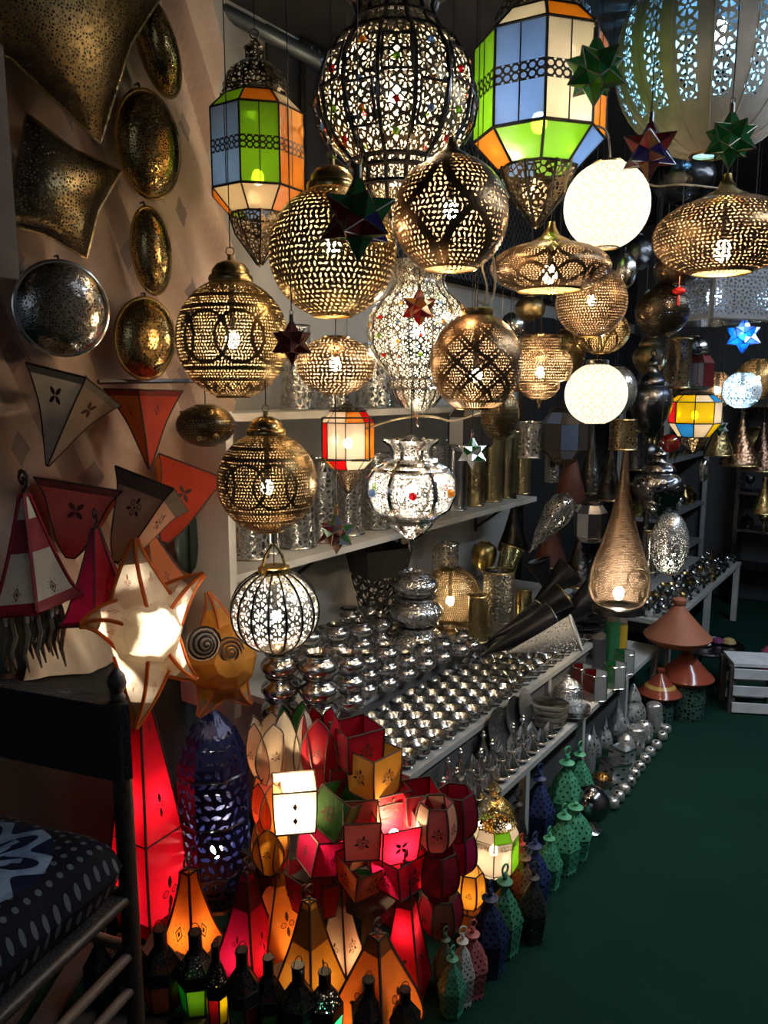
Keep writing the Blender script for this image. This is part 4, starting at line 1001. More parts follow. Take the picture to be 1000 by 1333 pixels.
# hanging clutter between shelf end and the teardrop
horn('silver cone sconce with a pierced flower rosette hanging slanted', (690, 718), 3.3, (742, 645), 3.25, 19, pierced('grey pierced cone', (.5, .5, .48), 85, .17, 'plain', .06, 12, .25, .9), M_SILVER, prof=((.05, 0), (.55, .3), (1.0, .68), (.95, .85), (.6, .97), (.2, 1.0)))
def hang_cyl(label, u, v0, v1, d, R, mat, rim):
    p = P(u, v1, d); H = (P(u, v0, d)-p).z; t = cylinder(label, p, R*d/1000, H, mat, rim, name='hanging_cylinder_lamp'); cord(t, H, .0018); return t
hang_cyl('small pierced silver cylinder hanging below the copper band lantern', 690, 548, 596, 3.0, 15, ps, M_SILVER)
hang_cyl('pierced brass tube hanging above the copper teardrop lamp', 810, 545, 586, 3.0, 17, pierced('old pierced brass tube', (.30, .23, .12), 80, .14, 'plain', .05, 12), M_OLD)
hang_cyl('tall pierced brass tube hanging right of the dark globe', 880, 440, 506, 3.2, 17, pierced('old pierced brass tube', (.30, .23, .12), 80, .14, 'plain', .05, 12), M_OLD)
mp = thing('mirror_panel', 'narrow embossed metal panel with a dark slot under the band lantern', 'panel', P(718, 628, 3.2), (0, 0, YAW+.2))
k_ = 3.2/1000
MB().box((0, 0, 36*k_), (18*k_, .012, 72*k_)).build('plate', hammered('embossed plate', (.45, .40, .33), .3, 120, .6), mp, smooth=False)
MB().slab([(-3*k_, -.008, 20*k_), (3*k_, -.008, 20*k_), (4*k_, -.008, 36*k_), (0, -.008, 52*k_), (-4*k_, -.008, 36*k_)], (0, 1, 0), .004).build('slot', M_DARK, mp, smooth=False); cord(mp, 72*k_)
# copper teardrop standing lamp, silver egg, onion pendants
td = thing('teardrop_lamp', 'tall speckled copper teardrop lamp with a long neck', 'lamp', P(805, 786, 3.05), (0, 0, YAW)); k_ = 3.05/1000
TD = [(.4, -.02), (.75, .02), (.98, .35), (1.0, .75), (.92, 1.25), (.70, 2.0), (.46, 2.8), (.28, 3.6), (.16, 4.5), (.09, 5.3), (.02, 5.7)]
MB().lathe(spl([(r*39*k_, z*37*k_) for r, z in TD], 30), 40).build('shell', br(165, .2, c=COPPER)(39*k_, -1), td); MB().lathe(spl([(r*38.3*k_, z*37*k_) for r, z in TD], 30), 40).build('glow_lining', lining(br(165, .2, c=COPPER)(39*k_, -1)), td); MB().lathe([(34*k_, -9*k_), (32*k_, -2*k_), (18*k_, 0)], 20).build('base', M_DARK, td)
MB().ring((12*k_, -36*k_, 42*k_), 13*k_, .003, 20, 'y').build('wire_medallion', M_OLD, td); bulb(td, 14*k_, 300, WHITE, .022)
globe('silver speckled egg shaped lamp right of the copper teardrop', 872, 708, 3.3, 24, pierced('silver speckle', (.6, .6, .58), 130, .22, 'plain', .08, 12, .25, .85), rz=1.75, lit=150, cap='flat', capm=M_SILVER, name='egg_lamp', bz=-1.0, a0=-80, a1=80, col=WHITE)
ON = [(.12, -1.45), (.3, -1.3), (.7, -.85), (.95, -.4), (1.0, -.05), (.9, .25), (.72, .42), (.62, .5), (.66, .62), (.5, .85), (.3, .98), (.24, 1.2), (.32, 1.3), (.12, 1.5), (.04, 1.6)]
def onion(label, u, v, d, R, mat, prof=ON, zs=1.0, name='onion_pendant'):
    t = thing(name, label, 'pendant', P(u, v, d)); k = R*d/1000
    MB().lathe(spl([(r*k, z*k*zs) for r, z in prof], 30), 32).build('body', mat, t)
    b = MB()
    for i in range(12): a = 2*PI*i/12; b.ball((k*1.0*math.cos(a), k*1.0*math.sin(a), -.05*k*zs), k*.07, 6, 4)
    b.build('stud_row', mat, t)['kind'] = 'stuff'
    MB().ring((0, 0, prof[-1][1]*k*zs+k*.1), k*.13, k*.03, 10, 'y').build('hanging_ring', mat, t); cord(t, prof[-1][1]*k*zs+k*.23); return t
onion('dark silver onion shaped pendant beside the copper teardrop', 857, 630, 2.95, 33, hammered('blackened silver', (.16, .16, .17), .2, 60, .4), zs=.9)
onion('black bell shaped pendant above the dark silver onion', 848, 520, 3.0, 27, M_GUN, zs=1.3)
onion('dark brass vase pendant under the dark brass globe', 846, 462, 3.1, 22, M_OLD, zs=1.0)
globe('dark bronze globe with sparse piercing left of the silver box lantern', 862, 405, 2.8, 34, br(110, .25, c=(.16, .12, .08)), cap='cone', capm=M_GUN, name='bronze_globe_lamp')
globe('brown half round lamp with a red bead under the right disc lamp', 884, 348, 2.75, 32, br(110, .3, c=(.34, .23, .13)), rz=.7, cap='flat', name='bronze_globe_lamp')
rbd = MB().ball((0, 0, 0), .0235, 14, 8, .62); rbd.tube([(0, 0, .0), (0, 0, .05)], .002); rbd.tube([(0, 0, -.05), (0, 0, .0)], .005)
tag(rbd.build('red_bead', plain('red bead', (.55, .02, .02), .3), None, P(884, 379, 2.7)), 'red bead hanging under the brown half round lamp', 'bead')
# silver box lantern
bx = thing('box_lantern', 'square pierced silver box lantern lit cold blue on the right', 'lantern', P(930, 386, 2.98), (0, 0, YAW+math.radians(20))); k_ = 2.98/1000
mbx = pierced('silver box lattice', (.66, .68, .72), 1, .1, 'flat', .1, 2.6, .25, .8, .8)
S_ = 46*k_
for i in range(4):
    o = MB().box((0, -S_, 0), (2*S_, .004, 64*k_)).build('side_panel', mbx, bx, smooth=False); o.rotation_euler = (0, 0, i*PI/2)
for sx in (-1, 1):
    for sy in (-1, 1): MB().box((sx*S_, sy*S_, 0), (.014, .014, 66*k_)).build('corner_post', M_SILVER, bx, smooth=False)
for z in (-33*k_, 33*k_): MB().box((0, 0, z), (2*S_+.02, 2*S_+.02, .006)).build('end_plate', M_SILVER, bx, smooth=False)
bulb(bx, 0, 9, (.45, .7, 1.0), .03); cord(bx, 33*k_)
globe('bluish white lit ball lamp at the right edge', 966, 508, 3.3, 24, pierced('blue filigree ball', (.7, .78, .85), 90, .06, 'wallpaper', .079, 14, .5, .1), lit=420, cap='flat', col=(.45, .75, 1.0), name='filigree_ball_lamp')
globe('copper ball lamp left of the bluish lit ball', 934, 508, 3.6, 20, br(120, .2, c=COPPER), lit=110, cap='flat', rz=1.2)
globe('brass ball lamp behind the bluish lit ball', 986, 494, 3.5, 27, br(120, .24), lit=70, cap='flat')
globe('silver ball hidden behind the lower white filigree ball', 803, 508, 2.95, 26, pierced('silver speckle', (.6, .6, .58), 130, .22, 'plain', .08, 12, .25, .85), rz=1.2, cap='flat', capm=M_SILVER)
globe('ribbed brass lamp on edge beside the copper band lantern', 737, 460, 2.95, 25, br(120, .24, c=OLDBRASS), rz=1.25, cap='flat', capm=M_OLD, name='bronze_globe_lamp')
globe('brass lamp with black slashes under the punched brass globe', 783, 432, 2.85, 36, br(110, .14, 'swirl', .1, 9), rz=.8, cap='flat', lit=120)
globe('chrome bottle shaped pendant behind the lit white ball lamp', 813, 352, 2.9, 16, M_SILVER, rz=1.5, cap='cone', capm=M_SILVER, name='bottle_pendant')
globe('dim steel globe hanging high behind the multicolour star', 890, 232, 3.1, 40, M_GUN, rz=.8, cap='flat', capm=M_GUN, name='bronze_globe_lamp')
# ------------------------------------------------------------------ silver goods on the tiers
potm = MB().lathe(POT, 24).mesh('silver_pot', M_SILVER); potk = {}
def potmesh(R):
    k = round(R, 3)
    if k not in potk: potk[k] = MB().lathe([(r*k, z*k*1.12) for r, z in POT], 24).mesh('squat_pot', M_SILVER)
    return potk[k]
PG = 'stacked squat silver pots on the top tier'
def stack(u, v, n, rpx, nm):
    p = on(u, v, T0Z); R = rpx*dep(p)/1000; h = round(R, 3)*1.08*1.12*.96
    for i in range(n):
        o = link('squat_pot', potmesh(R), None, p+Vector((rnd.uniform(-.003, .003), rnd.uniform(-.003, .003), i*h*1.0)))
        where = ('topmost', 'middle', 'bottom')[{(1, 0): 0, (2, 0): 2, (2, 1): 0, (3, 0): 2, (3, 1): 1, (3, 2): 0}[n, i]]
        tag(o, 'squat shiny silver pot, %s of the %s' % (where, nm) if n > 1 else 'squat shiny silver pot alone as the %s' % nm, 'pot', PG)
for ai, a in enumerate(((366, 938, 3, 26), (417, 942, 3, 27), (456, 922, 3, 21), (478, 905, 3, 16), (503, 897, 3, 17), (529, 884, 2, 15), (553, 872, 2, 15), (576, 861, 2, 14), (598, 852, 1, 14), (614, 845, 1, 11),
          (400, 884, 3, 20), (438, 874, 3, 18), (470, 866, 3, 17), (497, 854, 3, 15), (575, 838, 1, 12), (602, 833, 1, 12), (455, 846, 3, 16), (484, 838, 3, 15), (425, 850, 2, 15))):
    stack(*a, '%s stack from the left in the front row' % ORD[ai] if ai < 10 else ('%s stack from the left in the second row' % ORD[ai-10] if ai < 16 else '%s stack at the back' % ('middle', 'right', 'left')[ai-16]))
BOWL = [(0, .0), (.46, .0), (.50, .03), (.42, .08), (.66, .20), (.74, .34), (.66, .46), (.58, .52), (.74, .62), (1.0, .78), (1.0, .80), (.72, .66), (.53, .52), (.56, .40), (.4, .2), (0, .12)]
bw = MB().lathe([(r*.0375, z*.054) for r, z in BOWL], 20).mesh('footed_bowl', hammered('brushed silver', (.70, .69, .67), .17, 30, .05))
for j, x in enumerate((-1.2275, -1.290, -1.3525, -1.415, -1.4775)):
    y = 1.845+.0415*(j % 2); i = 0
    while y < (3.28 if j < 3 else 3.15):
        o = link('footed_bowl', bw, None, (x, y, T1Z)); y += .083
        row = ('front row', 'second row', 'middle row', 'fourth row', 'back row')[j]
        tag(o, 'small footed silver bowl, %s from the near end of the %s, middle tier' % (ORD[i], row), 'bowl', 'footed bowls, '+row); i += 1
sau = MB().lathe([(0, .002), (.03, 0), (.055, .008), (.07, .018), (.071, .02), (.054, .012), (0, .008)], 22).mesh('saucer', M_SILVER)
for i, (x, y) in enumerate(((-1.25, 3.36), (-1.38, 3.28), (-1.27, 3.51), (-1.42, 3.45))):
    for k in range(3):
        o = link('saucer', sau, None, (x+rnd.uniform(-.006, .006), y+rnd.uniform(-.006, .006), T1Z+.0215*k)); tag(o, 'shallow silver saucer, %s of the %s pile at the middle tier\'s far end' % (('bottom', 'middle', 'top')[k], ('front near', 'back near', 'front far', 'back far')[i]), 'saucer', 'saucers on the middle tier')
# cone-lidded burners on the lowest tier
def burner(kind):
    t = thing(('cone_burner', 'bottle_burner')[kind], '', 'incense burner', group='x')
    MB().lathe([(0, .0), (.018, 0), (.02, .006), (.029, .012), (.032, .019), (.030, .020), (.024, .014), (0, .012)], 20).build('saucer', M_SILVER, t)
    if kind == 0: MB().lathe([(.026, .014), (.027, .02), (.006, .055), (.004, .062), (0, .063)], 20).build('cone_lid', M_SILVER, t)
    else: MB().lathe([(.022, .014), (.024, .022), (.013, .06), (.007, .075), (.006, .088), (.011, .094), (.010, .1), (.004, .104), (.006, .112), (0, .116)], 16).build('tall_lid', M_SILVER, t)
    return t
bp = [burner(0), burner(1)]; used = [0, 0]
for j, x in enumerate((-1.066, -1.118, -1.172)):
    y = 1.84+.0395*(j % 2); i = 0
    while y < (2.58, 2.54, 2.40)[j]:
        k = 0 if j == 0 else (1 if (i+j) % 3 != 0 else 0)
        lb = '%s silver burner, %s from the near end, %s of the lowest tier' % (('cone lidded', 'bottle necked')[k], ORD[i], ('front row', 'middle row', 'back row')[j])
        loc = (x, y, T2Z)
        if not used[k]: o = bp[k]; o.location = loc; used[k] = 1
        else: o = dup(bp[k], None, loc, (0, 0, rnd.uniform(0, 6)))
        o['label'] = lb; o['group'] = 'silver burners on the lowest tier'; i += 1; y += .079
plm = MB().lathe([(0, .004), (.05, .002), (.07, .006), (.082, .012), (.083, .016), (.066, .011), (.048, .007), (0, .009)], 28).mesh('silver_plate', hammered('dull silver plate', (.42, .42, .42), .28, 140, .5))
for i, (u, v, lb) in enumerate(((648, 938, 'dull silver plate leaning at the left behind the burners'), (668, 927, 'dull silver plate leaning in the middle behind the burners'), (682, 918, 'dull silver plate leaning at the right behind the burners'))):
    p = atx(u, v, -1.165); o = link('silver_plate', plm, None, (-1.165, p.y, T2Z+.082)); o.rotation_euler = (0, math.radians(74), .1*i); tag(o, lb, 'plate')
for i in range(4):
    o = link('shallow_dish', sau, None, on(712, 944, T2Z)+Vector((.002*i, .004*i, .0215*i))); o.scale = (1.05,)*3; tag(o, 'shallow silver dish, %s in the pile right of the burners' % ('bottom', 'second', 'third', 'top')[i], 'dish', 'dishes right of the burners')
for i in range(2):
    o = link('shallow_dish', sau, None, on(745, 932, T2Z)+Vector((0, 0, .0215*i))); tag(o, 'shallow silver dish beside the silver egg, %s of two' % ('lower', 'upper')[i], 'dish', 'dishes by the silver egg')
p = on(738, 921, T2Z); k_ = dep(p)/1000
lath('silver_egg_pot', 'large egg shaped silver pot on the lowest tier', 'pot', p, [(0, 0), (.5, 0), (.8, .25), (.98, .7), (1.0, 1.0), (.85, 1.5), (.55, 1.85), (.2, 2.0), (.12, 2.1), (.16, 2.2), (0, 2.3)], hammered('speckled silver', SILVER, .22, 160, .5), 20*k_, 32)
def glass_lan(label, u, v, rpx, hpx, c, z=T2Z):
    p = on(u, v, z); k = dep(p)/1000; R, H = rpx*k, hpx*k
    t = thing('hex_glass_holder', label, 'candle holder', p, (0, 0, YAW+.2)); 
    for s in range(6):
        a, b = 2*PI*s/6, 2*PI*(s+1)/6; A, B = Vector((R*math.cos(a), R*math.sin(a), 0)), Vector((R*math.cos(b), R*math.sin(b), 0)); up = Vector((0, 0, H))
        MB().slab([A, B, B+up, A+up], (B-A).cross(up), .002).build('pane', G(c if s % 2 else 'clear'), t, smooth=False)
    f = MB()
    for z_ in (.002, H): f.tube([(R*math.cos(2*PI*s/6), R*math.sin(2*PI*s/6), z_) for s in range(6)], .0025, 4, True)
    for s in range(6): f.tube([(R*math.cos(2*PI*s/6), R*math.sin(2*PI*s/6), 0), (R*math.cos(2*PI*s/6), R*math.sin(2*PI*s/6), H)], .002, 4)
    f.build('frame', M_SILVER, t); MB().lathe([(0, .003), (R, .003)], 6).build('base', M_DARK, t, smooth=False)
glass_lan('hexagonal dark red glass holder at the front of the lowest tier', 774, 908, 17, 34, 'wine'); glass_lan('hexagonal dark red glass holder half behind the front one', 757, 894, 14, 28, 'wine'); glass_lan('dull green hexagonal glass holder near the tagines', 800, 893, 15, 30, 'dgreen')
glass_lan('dark hexagonal glass holder beside the green canister', 812, 874, 14, 26, 'dgreen')
def boxy(name, label, cat, u, v, z, w_, h, mat, rot=0): 
    p = on(u, v, z); k = dep(p)/1000; t = thing(name, label, cat, p, (0, 0, YAW+rot))
    MB().box((0, 0, h*k*.4), (w_*k, w_*k, h*k*.8)).build('body', mat, t, smooth=False); MB().box((0, 0, h*k*.9), (w_*k*1.04, w_*k*1.04, h*k*.195)).build('lid', mat, t, smooth=False)
boxy('trinket_box', 'small grey metal trinket box behind the red glass holders', 'box', 763, 868, T2Z, 24, 20, M_GUN, .4)
for u, v, r, h, c, lb in ((795, 862, 10, 62, (.02, .14, .05), 'tall dark green canister on the lowest tier'), (806, 858, 9, 52, (.42, .26, .02), 'yellow canister right of the green canister'), (775, 868, 13, 44, (.03, .03, .035), 'black jar with a cork lid left of the green canister')):
    p = on(u, v, T2Z); k = dep(p)/1000; t = thing('canister', lb, 'canister', p)
    MB().lathe([(0, 0), (r*k, 0), (r*k, h*k*.9), (r*k*.96, h*k*.92)], 20).build('body', plain('canister %s' % (c,), c, .4), t); MB().lathe([(r*k*.9, h*k*.9), (r*k*.9, h*k), (0, h*k)], 20).build('lid', plain('cork lid', (.16, .12, .09), .7), t)
# ------------------------------------------------------------------ silver lanterns on the floor along the stand
sfl = pierced('floor silver pierced', (.74, .74, .73), 48, .30, 'plain', .05, 12, .28, .75)
sfb = pierced('floor silver lozenge', (.72, .72, .72), 1, .1, 'lozenge', .05, 5, .28, .75, 3, .5)
SHAPES = {'egg': [(.5, 0), (.8, .12), (1.0, .32), (.95, .5), (.6, .66), (.62, .7), (.4, .85), (.08, 1.0), (0, 1.0)], 'onion': [(.6, 0), (.95, .15), (1.0, .32), (.8, .52), (.42, .68), (.18, .84), (.04, 1.0), (0, 1.0)],
          'ball': [(.55, 0), (.9, .18), (1.0, .5), (.85, .82), (.45, .98), (0, 1.0)], 'cyl': [(.85, 0), (1, .1), (1, .8), (.8, .95), (0, 1)], 'dome': [(.95, 0), (1, .1), (.98, .5), (.75, .82), (.3, .98), (0, 1)]}
FS = ((822, 953, 'egg', 66, 17, 'pear shaped silver lantern with a pointed lid by the small tagine'), (806, 967, 'onion', 62, 15, 'tall pointed silver onion lantern on the floor'), (784, 978, 'onion', 46, 12, 'pointed silver lantern third from the stand leg'), (771, 990, 'onion', 50, 12, 'pointed silver lantern close to the stand leg'), (761, 1003, 'dome', 50, 13, 'silver domed lantern right beside the stand leg'),
      (853, 952, 'cyl', 40, 10, 'upright silver tube lantern in front of the green pot'), (838, 969, 'ball', 32, 11, 'silver ball lantern before the pear shaped one'), (826, 980, 'cyl', 38, 12, 'rounded silver lantern tilted towards the aisle'), (815, 992, 'dome', 38, 12, 'silver domed lantern before the onion lantern'), (783, 1040, 'ball', 36, 13, 'amber tinted ball lantern among the silver ones'))
for u, v, kd, h, r, lb in FS:
    p = on(u, v, 0); k = dep(p)/1000; t = thing('silver_floor_lantern', lb, 'lantern', p, (rnd.uniform(-.06, .06), rnd.uniform(-.04, .1), rnd.uniform(0, 3)))
    mt = sfl if 'amber' not in lb else pierced('amber pierced', (.45, .22, .05), 60, .2, 'plain', .05, 12)
    MB().lathe([(a*r*k, b*h*k+.001) for a, b in spl(SHAPES[kd], 18)], 24).build('shell', mt, t); MB().ring((0, 0, .003), SHAPES[kd][0][0]*r*k, .003, 16, 'z').build('base_ring', M_SILVER, t)
for u, v, w_, h, lb in ((807, 1006, 24, 34, 'silver box lantern with cut corners, further one'), (796, 1024, 26, 34, 'silver box lantern with cut corners, nearer one'), (777, 1052, 27, 34, 'silver box lantern behind the footed silver ball')):
    p = on(u, v, 0); k = dep(p)/1000; t = thing('silver_box_lantern', lb, 'lantern', p, (0, .12, YAW+rnd.uniform(.2, .7)))
    MB().box((0, 0, h*k*.5), (w_*k, w_*k, h*k)).build('shell', sfb, t, smooth=False); MB().box((0, 0, h*k), (w_*k*1.06, w_*k*1.06, .004)).build('lid', M_SILVER, t, smooth=False)
tiny = MB().lathe([(a*.024, b*.045) for a, b in spl(SHAPES['ball'], 12)], 18).mesh('tealight_ball', sfl)
for i, (u, v) in enumerate(((856, 962), (848, 974), (840, 983), (833, 992), (826, 1002), (819, 1011), (813, 1021), (806, 1032), (798, 1041), (791, 1050), (861, 953))):
    o = link('tealight_ball', tiny, None, on(u, v, 0)+Vector((.022, 0, .0005))); o.rotation_euler = (0, 0, rnd.uniform(0, 6)); tag(o, 'tiny silver tealight ball at the carpet edge, %s from the tagines' % ORD[(i+1) % 11], 'tealight holder', 'tiny tealight balls along the carpet edge')
p = on(768, 1082, 0); k = dep(p)/1000
t = thing('footed_silver_ball', 'shiny dark silver ball on a round foot beside the green lanterns', 'ball holder', p)
MB().lathe([(0, .001), (15*k, 0), (15*k, 3*k), (6*k, 9*k), (5*k, 15*k)], 24).build('foot', M_SILVER, t); MB().ball((0, 0, 38*k), 24*k, 32, 16).build('ball', hammered('dark chrome', (.3, .3, .32), .15, 20, .04), t)
# ------------------------------------------------------------------ painted tin lanterns on the floor
def tin(label, u, v, h, r, col, z=0.0, n=6, name='painted_tin_lantern', lean=0.0):
    p = on(u, v, z); k = dep(p)/1000; R, H = r*k*1.2, h*k
    t = thing(name, label, 'lantern', p, (lean, 0, YAW+rnd.uniform(0, 1)))
    mt = pierced('painted tin %s' % (col,), col, 1, .1, 'lozenge', R, 12, .5, .1, 9, .34); mp_ = plain('paint %s' % (col,), col, .5)
    # scalloped skirt, bulging body, hipped roof
    MB().lathe([(.82*R, .06*H), (1.0*R, .30*H), (1.0*R, .40*H)], n).build('body', mt, t, smooth=False)
    MB().lathe([(1.08*R, .39*H), (1.0*R, .44*H), (.62*R, .62*H), (.22*R, .74*H), (.12*R, .76*H)], n).build('roof', mt, t, smooth=False)
    sk = MB()
    for i in range(n):
        a, b = 2*PI*i/n, 2*PI*(i+1)/n; A, B = Vector((.82*R*math.cos(a), .82*R*math.sin(a), .065*H)), Vector((.82*R*math.cos(b), .82*R*math.sin(b), .065*H)); nr = Vector((math.cos((a+b)/2), math.sin((a+b)/2), 0))
        poly = [A]+[A.lerp(B, s/6)-Vector((0, 0, .063*H*(1 if s % 2 else .35))) for s in range(7)]+[B]
        sk.slab(poly, nr, .0015)
    sk.build('scalloped_skirt', mp_, t, smooth=False)
    MB().lathe([(.12*R, .75*H), (.12*R, .78*H), (.42*R, .80*H), (.44*R, .815*H), (.12*R, .84*H), (.1*R, .86*H), (.18*R, .88*H), (.12*R, .905*H), (0, .91*H)], 14).build('finial', mp_, t)
    MB().ring((0, 0, .955*H), .05*H, .012*H, 12, 'y').build('hanging_ring', mp_, t)
    return t
GRN = (.07, .34, .19); NAVY = (.02, .035, .13); BLK = (.02, .018, .018); PNK = (.40, .10, .10); WHT = (.5, .47, .42); BRN = (.22, .10, .045)
tin('tall light green tin lantern at the back near the silver ball', 735, 1078, 112, 19, GRN); tin('light green tin lantern tucked right behind the tallest green one', 752, 1052, 92, 15, GRN)
tin('light green tin lantern nearest the footed silver ball', 747, 1114, 84, 19, GRN); tin('broad light green tin lantern with a punched skirt in mid row', 732, 1132, 92, 18, GRN); tin('slim light green tin lantern in front of the broad one', 713, 1154, 84, 15, GRN)
tin('navy blue tin lantern between the lit glass lantern and the green ones', 694, 1176, 100, 18, NAVY); tin('navy blue tin lantern leaning under the tier', 700, 1092, 104, 17, NAVY); tin('black tin lantern with a large ring under the tier', 672, 1128, 108, 13, BLK)
tin('brown tin lantern lit from the glass lantern', 681, 1184, 90, 16, BRN); tin('small scarlet tin lantern beside the lit glass lantern', 677, 1152, 72, 11, (.55, .06, .03))
tin('black tin lantern with a curled hook at the carpet edge', 692, 1222, 108, 16, BLK); tin('dark green tin lantern in front of the lit glass lantern', 655, 1238, 122, 20, (.05, .22, .12)); tin('deep navy tin lantern left of the dark green one', 636, 1262, 126, 21, (.012, .02, .07))
tin('dusty pink tin lantern with a ring at the carpet edge', 614, 1292, 104, 18, PNK); tin('off white tin lantern with cut diamonds', 601, 1304, 108, 15, WHT); tin('green tin lantern at the front end of the row', 588, 1318, 96, 15, (.05, .25, .14)); tin('dull olive tin lantern behind the off white one', 579, 1290, 92, 13, (.07, .11, .06))
gl2 = octlantern('lit glass floor lantern with gold dome and white, amber and green panes', 643, 1103, 2.40, 32, ('white', 'amber', 'green', 'amber', 'white', 'white', 'green', 'white'), 75, split=1, hb=1.35, top=.42, bot=.3, tail=0, crown=1.75, hang=False, name='glass_floor_lantern', bandm=False, rt=.80, rb=.72, crm=pierced('gold filigree dome', (.62, .42, .14), 110, .14, 'plain', .07, 12, .25, .9), rot=.25, fm=M_OLD, col=WHITE)
Rl = .032*2.4; zb = -.675*Rl-.3*Rl; zf = -gl2.location.z
MB().lathe([(.70*Rl, zb), (.62*Rl, zb-.06), (.8*Rl, zf+.012), (.82*Rl, zf), (0, zf)], 8, None, PI/8).build('foot', M_OLD, gl2, smooth=False)
fb_ = pierced('gold filigree band', (.4, .28, .1), 120, .12, 'plain', .1, 12); MB().lathe([(1.02*Rl, .36*Rl), (1.02*Rl, .62*Rl)], 8, None, PI/8).build('filigree_band', fb_, gl2, smooth=False)
# blue tower lantern behind the leather lamps
bt = thing('tower_lantern', 'tall navy blue pierced metal tower lantern behind the red lamps', 'lantern', on(284, 1176, 0), (0, 0, YAW+.3)); k = dep(bt.location)/1000
mbt = pierced('navy pierced sheet', (.012, .016, .085), 30, .2, 'plain', .11, 12, .35, .3, 1.0, 1.0, .75, -1.0); H_ = 270*k
MB().lathe([(24*k, 2*k), (46*k, 62*k), (46*k, 190*k)], 8, None, .2).build('body', mbt, bt, smooth=False); MB().lathe([(47*k, 188*k), (44*k, 205*k), (30*k, 240*k), (10*k, 262*k), (4*k, 268*k)], 8, None, .2).build('dome', mbt, bt, smooth=False)
MB().lathe([(4*k, 264*k), (4*k, 272*k), (11*k, 279*k), (8*k, 286*k), (3*k, 290*k), (0, 292*k)], 12).build('finial', M_GUN, bt); MB().lathe([(0, 0), (26*k, 0), (24*k, 4*k)], 8, None, .2).build('foot', M_GUN, bt, smooth=False)
for z_ in (62, 128, 190): MB().tube([(47*k*math.cos(.2+2*PI*i/8), 47*k*math.sin(.2+2*PI*i/8), z_*k) for i in range(8)], 1.6*k, 4, True).build('seam', M_GUN, bt)
bulb(bt, 75*k, 70, (1.0, .93, .85), .02)
# ------------------------------------------------------------------ standing leather lamps
def stand_lamp(label, u, vb, h, hw, prof, cols, n=4, z=0.0, rot=0.0, lit=None, bz=.3, d=None, **kk):
    p = on(u, vb, z) if d is None else P(u, vb, d); k = dep(p)/1000; R = hw*k/(math.cos(PI/4) if n == 4 and abs(rot) < .3 else 1); H = h*k
    return leather_lamp(label, p, [(r*R, q*H) for r, q in prof], cols, n, rot=math.atan2(-p.y, -p.x)+rot-PI/2, lit=lit, bz=bz*H, **kk)
TALL = [(.80, 0), (.92, .10), (1.0, .22), (.88, .40), (.62, .66), (.34, .92), (.24, 1.0)]
TEE = [(1.0, 0), (.70, .30), (.42, .62), (.16, 1.0)]
CON = [(1.0, 0), (.88, .08), (.62, .32), (.40, .62), (.26, .85), (.22, 1.0)]
SCU = [(.92, 0), (1.0, .10), (.86, .34), (.56, .62), (.30, .86), (.20, 1.0)]
stand_lamp('tall glowing red leather floor lamp behind the chair', 198, 1200, 292, 50, TALL, ('red',), 4, rot=PI/4-.06, lit=32, bz=.60, motif='cross', ms=.30, mrow=(.12, .30, .62, .85), name='leather_floor_lamp', trim=((0, .10),), hook=False, bulbr=.026, edge=.004)
_fl = C.objects['leather_floor_lamp']; _k = dep(_fl.location)/1000; MB().tube([(41*1.02*_k*math.cos(PI/4+PI/2*i), 41*1.02*_k*math.sin(PI/4+PI/2*i), 292*_k*.44) for i in range(4)], .0028, 4, True).build('seam_wire', M_STITCH, _fl)
bulb(C.objects['leather_floor_lamp'], .16, 30, WARM, .022)
bulb(C.objects['leather_floor_lamp'], .015, 30, (.8, .85, 1), .02)
stand_lamp('glowing orange flared leather lamp with outlined diamonds beside the tall red lamp', 250, 1236, 112, 47, CON, ('orange',), 4, rot=PI/4, lit=50, bz=.25, motif='diamond', ms=.25, mz=.4, edge=.004, bulbr=.015)
stand_lamp('crimson leather pyramid lamp with a black wire top in front', 325, 1262, 138, 50, TEE, ('red', 'magenta'), 4, rot=PI/4+.08, lit=60, bz=.15, motif='cross', ms=.26, mz=.4, trim=((.72, .9),), edge=.0034, bulbr=.015)
stand_lamp('orange leather lamp behind the crimson pyramid', 366, 1242, 122, 46, SCU, ('orange', 'rust'), 4, rot=PI/4-.4, lit=90, bz=.2, motif='cross', ms=.32, mz=.5, trim=((0, .14), (.8, 1)), bulbr=.013)
stand_lamp('amber leather pyramid lamp with a wire top in front', 405, 1296, 136, 53, TEE, ('yellow', 'honey'), 4, rot=PI/4, lit=45, bz=.15, motif='cross', ms=.26, mz=.42, trim=((.68, .88),), edge=.0034, bulbr=.014)
stand_lamp('tan leather lamp with swirling flowers right of the amber pyramid', 444, 1262, 126, 39, CON, ('tan', 'beige'), 4, rot=PI/4+.2, lit=60, bz=.2, motif='flower', ms=.32, mz=.4, trim=((0, .12), (.78, 1)), bulbr=.012)
stand_lamp('big glowing orange leather lamp at the front', 492, 1334, 130, 60, SCU, ('orange',), 4, rot=PI/4+.1, lit=60, bz=.12, motif='flower', ms=.28, mz=.45, trim=((.8, 1),), edge=.004, bulbr=.015)
stand_lamp('dark red leather pyramid lamp right of the big orange lamp', 528, 1282, 172, 40, TEE, ('wine', 'red'), 4, rot=PI/4+.5, lit=50, bz=.5, motif='leaf4', ms=.3, mz=.3, trim=((.78, .9),), edge=.0034, bulbr=.012)
